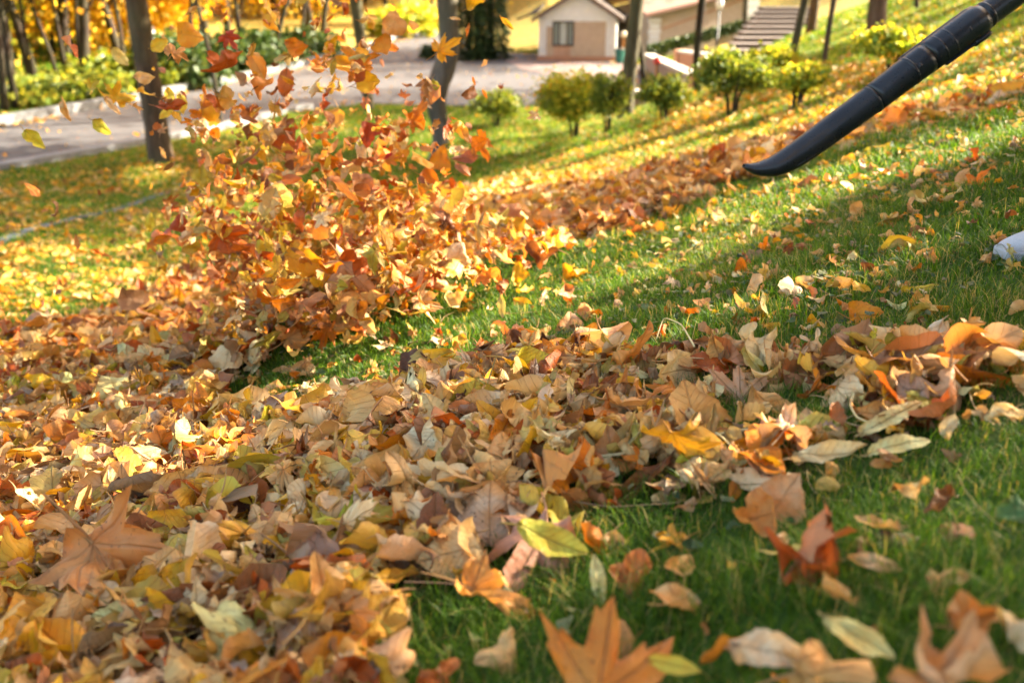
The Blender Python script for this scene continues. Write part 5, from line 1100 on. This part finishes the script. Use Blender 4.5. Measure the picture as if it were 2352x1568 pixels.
def bl(ua, ub, n, ra=1., extra=0):
    """a stretch of the tube between picture abscissas ua and ub"""
    us = [p[0] for p in BP]; ta, tb = np.interp(ua, us, t), np.interp(ub, us, t); q = np.linspace(ta, tb, n)
    Pq = np.stack([np.interp(q, t, P[:, i]) for i in range(3)], -1); w = np.interp(q, t, WP)*3.28/F/2*ra+extra
    for _ in range(2 if n > 12 else 0): Pq[1:-1] = .25*Pq[:-2]+.5*Pq[1:-1]+.25*Pq[2:]
    return Pq, w
root = empty('leaf_blower', bl0, 'black leaf blower tube with a flattened nozzle reaching in from the top right', 'leaf blower')
Pq, w = bl(1708, 2006, 40); vc = np.linalg.norm(Pq[:, :1]*0+1, axis=1)
rr = []
for i, ww in enumerate(w):
    f = np.clip((i-1)/12, 0, 1); rr.append((ww*(1.0+.55*(1-f)), ww))      # wide and flat at the mouth
m = MB(); m.tube(Pq, rr, 28, cap=False, up=(0, 0, 1)); nz = m.build('nozzle', M_BLK, root, smooth=True)
so = nz.modifiers.new('wall', 'SOLIDIFY'); so.thickness = .003; so.offset = -1
# raised strip and recessed panel on the nozzle
Pa, wa = bl(1815, 1905, 10); toc = -ray(1860, 340)[None]; toc = (toc/np.linalg.norm(toc))[0]
ax_ = (Pa[-1]-Pa[0]); ax_ /= np.linalg.norm(ax_); sd = np.cross(ax_, toc); sd /= np.linalg.norm(sd)
if sd[2] > 0: sd = -sd
m = MB(); fr = Pa+toc*(wa*.93)[:, None]+sd*(wa*.25)[:, None]; m.tube(fr, [.003]*10, 6); fr2 = Pa+toc*(wa*.62)[:, None]+sd*(wa*.78)[:, None]; m.tube(fr2, [.003]*10, 6); m.tube([fr[-1], (fr[-1]+fr2[-1])/2+toc*.006, fr2[-1]], [.003]*3, 6); m.build('panel_edge', M_BLK, nz, smooth=True)
Pq, w = bl(2008, 2128, 14, 1.02); m = MB(); m.tube(Pq, w, 32, cap=True); s1 = m.build('tube_section', M_BLK, root, smooth=True)
Pq, w = bl(2130, 2256, 14, 1.03); m = MB(); m.tube(Pq, w, 32); s2 = m.build('tube_section', M_BLK, root, smooth=True)
Pq, w = bl(2250, 2560, 20, 1.0); m = MB(); m.tube(Pq, w, 32); s3 = m.build('tube_section', M_BLK, root, smooth=True)
for u in (1998, 2084, 2150, 2172, 2262):
    Pq, w = bl(u, u+7, 4, 1.0, .0022); m = MB(); m.tube(Pq, [w[0]-.0015, w[1], w[2], w[3]-.0015], 32); m.build('collar', M_BLK, root, smooth=True)
# top rail, bottom latch blocks, buttons and small marks
Pa, wa = bl(2085, 2252, 12); m = MB(); m.tube(Pa-sd*(wa*1.02)[:, None], [(.010, .004)]*12, 8); m.build('rail', M_BLK, root, smooth=True)
Pa, wa = bl(2150, 2225, 8); m = MB(); m.tube(Pa+sd*(wa*1.0)[:, None], [(.016, .006)]*8, 8); m.build('latch_block', M_BLK, root, smooth=True)
Pa, wa = bl(2215, 2250, 6); m = MB(); m.tube(Pa+sd*(wa*1.02)[:, None], [(.018, .012)]*6, 8); m.build('latch_block', M_BLK, root, smooth=True)
M_MARK = mat_plain('grey_mark', (.10, .12, .15), (.14, .16, .19), 30, .5)
for u in (2110, 2165, 2222):
    Pa, wa = bl(u, u+14, 3); m = MB(); c_ = Pa+toc*(wa*.86)[:, None]+sd*(wa*.55)[:, None]; m.tube(c_, [(.0018, .0018)]*3, 6); m.build('mark', M_MARK, root)
    Pa, wa = bl(u-8, u-2, 3); m = MB(); c_ = Pa[1]+toc*wa[1]*.97+sd*wa[1]*.12; m.tube([c_-toc*.004, c_+toc*.003, c_+toc*.005], [.012, .011, .006], 14); m.build('button', M_BLK, root, smooth=True)
# engine housing and handle beyond the frame
pe = P[-1]; d_ = (P[-1]-P[-3]); d_ /= np.linalg.norm(d_)
m = MB(); m.tube([pe-d_*.02, pe+d_*.05, pe+d_*.16, pe+d_*.30, pe+d_*.36], [.055, .11, .14, .12, .05], 20); m.build('motor_housing', mat_plain('orange_plastic', (.5, .12, .02), (.55, .14, .03), 9, .4), root, smooth=True)
hd = np.array([0, 0, 1.]); m = MB(); m.tube([pe+d_*.03+hd*.09, pe+d_*.06+hd*.19, pe+d_*.18+hd*.22, pe+d_*.28+hd*.18, pe+d_*.30+hd*.09], [.015]*5, 12); m.build('handle', M_BLK, root, smooth=True)
grip = bl0+pe+d_*.18+hd*.22

# ================= the person (only one shoe tip is in the picture) =================
sh = hit(np.array([2299.]), np.array([611.]), G0)[0]
yaw = math.radians(8)      # toe points to the left of the picture
def mat_cloth(name, c, c2, sc=300): return mat_plain(name, c, c2, sc, .9, .4, .002)
per = empty('person', (sh[0]+.28, sh[1]+.05, sh[2]), 'person in white knitted trainers holding the leaf blower beyond the right edge', 'person', rz=yaw)
sec = [(x_, y_, z_*.86, r_, q_*.82) for x_, y_, z_, r_, q_ in [(-.285, .0, .024, .026, .017), (-.27, 0, .030, .038, .025), (-.235, 0, .038, .046, .033), (-.19, 0, .047, .049, .044), (-.13, 0, .062, .046, .058), (-.07, 0, .078, .040, .074), (-.01, 0, .088, .036, .084), (.035, 0, .085, .034, .082), (.055, 0, .07, .022, .06)]]
def shoe(dx, dy, base):
    m = MB(); n = 20; V = []
    for (x, y, zc, ry, rz_) in sec:
        for k in range(n):
            a = 2*PI*k/n; z = zc+math.sin(a)*rz_; V.append((x+dx, y+dy+math.cos(a)*ry*(1.0 if math.sin(a) < 0 else .92), max(z, .02)+base))
    Fc = [(i*n+k, i*n+(k+1) % n, (i+1)*n+(k+1) % n, (i+1)*n+k) for i in range(len(sec)-1) for k in range(n)]+[tuple(range(n)), tuple((len(sec)-1)*n+k for k in range(n-1, -1, -1))]
    m.add(V, Fc); t = NT('white_knit'); Pn = t.n('TexCoord').outputs['Object']; h = t.n('TexVoronoi', {'Vector': Pn, 'Scale': 420.}); c = t.mix(t.ramp(h.outputs['Distance'], (.25, 0), (.6, .35)), (.50, .49, .49), (.28, .28, .28)); dt = t.ramp(t.noise(Pn, 30, 4), (.62, 0), (.72, .5)); c = t.mix(dt, c, (.45, .40, .33)); M = t.done(t.bsdf(c, .8, h.outputs['Distance'], .5, .002, .2))
    o = m.build('shoe', M, per, smooth=True); s = o.modifiers.new('s', 'SUBSURF'); s.levels = s.render_levels = 2
    m = MB(); q = []
    for (x, y, zc, ry, rz_) in sec: q.append((x, ry*1.07+.004))
    pl = [(x-.004*(i == 0)+dx, -r+dy) for i, (x, r) in enumerate(q)]+[(x-.004*(i == len(q)-1)+dx, r+dy) for i, (x, r) in reversed(list(enumerate(q)))]
    m.prism(pl, base, base+.024); m.build('sole', mat_plain('sole_rubber', (.40, .39, .40), (.46, .45, .46), 60, .6), o, bevel=.004)
shoe(0, 0, .02); gz = float(G(per.location[0]+.42, per.location[1]+.25))-per.location[2]; shoe(.42, .25, gz+.02)
def skin(name, pts, edges, rad, mat, parent):
    me = bpy.data.meshes.new(name); me.from_pydata([tuple(map(float, p)) for p in pts], edges, []); me.materials.append(mat); o = obj(name, me, parent)
    md = o.modifiers.new('skin', 'SKIN')
    for i, r in enumerate(rad): v = me.skin_vertices[0].data[i]; v.radius = (r, r) if not np.ndim(r) else r; v.use_root = i == 0
    md.use_smooth_shade = True; s = o.modifiers.new('s', 'SUBSURF'); s.levels = s.render_levels = 2; return o
# joints in the person's own frame
from mathutils import Matrix, Vector
inv = (Matrix.Translation(per.location) @ Matrix.Rotation(yaw, 4, 'Z')).inverted(); gp = inv @ Vector(grip)
hip = (.22, .12, .93); a1, a2 = (.02, .0, .12), (.44, .25, gz+.12)
M_SK = mat_plain('skin', (.55, .33, .24), (.62, .39, .29), 20, .55)
sl_, sr_ = (.20, -.08, 1.42), (.22, .32, 1.42)
hl = (gp.x, gp.y, gp.z); el = ((sl_[0]+hl[0])/2+.05, (sl_[1]+hl[1])/2-.05, min(sl_[2], hl[2])-.02); hr_ = (.10, .40, .95); er = (.26, .42, 1.15)
skin('body', [hip, (.21, .12, 1.15), (.20, .12, 1.38), (.19, .12, 1.52), (.16, .12, 1.60), (.14, .12, 1.70), (.15, .12, 1.77), sl_, el, hl, sr_, er, hr_], [(0, 1), (1, 2), (2, 3), (3, 4), (4, 5), (5, 6), (2, 7), (7, 8), (8, 9), (2, 10), (10, 11), (11, 12)], [.15, .14, .16, .06, .07, .10, .07, .06, .045, .028, .06, .045, .03], M_SK, per)
skin('jacket', [(hip[0], hip[1], .90), (.21, .12, 1.15), (.20, .12, 1.38), (.19, .12, 1.46), sl_, el, tuple(.9*np.array(hl)+.1*np.array(el)), sr_, er, tuple(.9*np.array(hr_)+.1*np.array(er))], [(0, 1), (1, 2), (2, 3), (2, 4), (4, 5), (5, 6), (2, 7), (7, 8), (8, 9)], [.185, .175, .195, .10, .085, .065, .048, .085, .065, .048], mat_cloth('dark_jacket', (.03, .04, .06), (.045, .055, .08)), per)
skin('trousers', [hip, (.14, .03, .86), ((.14+a1[0])/2-.03, .01, .52), a1, (.32, .22, .86), ((.32+a2[0])/2-.03, .24, .50+gz/2), a2], [(0, 1), (1, 2), (2, 3), (0, 4), (4, 5), (5, 6)], [.17, .115, .085, .065, .115, .085, .065], mat_cloth('blue_denim', (.05, .08, .14), (.08, .11, .18)), per)
skin('hair', [(.17, .12, 1.80), (.19, .12, 1.72), (.20, .12, 1.64)], [(0, 1), (1, 2)], [.09, .10, .05], mat_plain('brown_hair', (.06, .035, .02), (.10, .06, .035), 90), per)
def fingers(h, fw):
    fw = np.array(fw)/np.linalg.norm(fw); sdv = np.cross(fw, (0, 0, 1)); sdv /= np.linalg.norm(sdv)
    for i, L in enumerate([.07, .08, .075, .06]):
        s = np.array(h)+sdv*(.027-.018*i)+fw*.03; skin('finger', [s, s+fw*L*.45+np.array([0, 0, .004]), s+fw*L*.75-np.array([0, 0, .02]), s+fw*L*.7-np.array([0, 0, .045])], [(0, 1), (1, 2), (2, 3)], [.011, .010, .009, .007], M_SK, per)
    s = np.array(h)+sdv*.03; skin('thumb', [s, s+fw*.03+sdv*.018-np.array([0, 0, .01]), s+fw*.055+sdv*.012-np.array([0, 0, .03])], [(0, 1), (1, 2)], [.013, .011, .009], M_SK, per)
fingers(hl, (-1, 0, 0)); fingers(hr_, (-.6, 0, -.8))

# ================= light, sky, camera =================
w = bpy.data.worlds.new('World'); bpy.context.scene.world = w; w.use_nodes = True; nt = w.node_tree
bg = nt.nodes['Background']; sk = nt.nodes.new('ShaderNodeTexSky'); sk.sky_type = 'NISHITA'; sk.sun_disc = False; sk.sun_elevation = SUN_EL; sk.sun_rotation = SUN_AZ
sk.dust_density = 3.; sk.air_density = .8; sk.ozone_density = .6; tn = nt.nodes.new('ShaderNodeMix'); tn.data_type = 'RGBA'; tn.blend_type = 'MULTIPLY'; tn.inputs['Factor'].default_value = 1; tn.inputs[7].default_value = (1.1, 1., .86, 1); nt.links.new(sk.outputs[0], tn.inputs[6]); nt.links.new(tn.outputs[2], bg.inputs[0]); bg.inputs[1].default_value = .09
sun = bpy.data.lights.new('sun', 'SUN'); sun.energy = 4.3; sun.angle = math.radians(.53); sun.color = (1, .88, .68); so = bpy.data.objects.new('sun', sun); C.objects.link(so)
so.rotation_euler = Vector(tuple(-S)).to_track_quat('-Z', 'Y').to_euler()
cam = bpy.data.cameras.new('camera'); co = bpy.data.objects.new('camera', cam); C.objects.link(co); co.location = CAM; co.rotation_euler = (math.radians(90)-PITCH, 0, 0)
cam.lens = 35; cam.sensor_width = 36; cam.clip_end = 1500; cam.clip_start = .05; cam.dof.use_dof = True; cam.dof.focus_distance = 2.55; cam.dof.aperture_fstop = 2.7; cam.dof.aperture_blades = 0
sc = bpy.context.scene; sc.camera = co; sc.view_settings.view_transform = 'Standard'; sc.view_settings.look = 'None'; sc.view_settings.exposure = EXPO; sc.view_settings.gamma = 1
sc.cycles.max_bounces = 6; sc.cycles.transmission_bounces = 4; sc.cycles.diffuse_bounces = 1; sc.cycles.use_denoising = True; sc.cycles.sample_clamp_indirect = 6
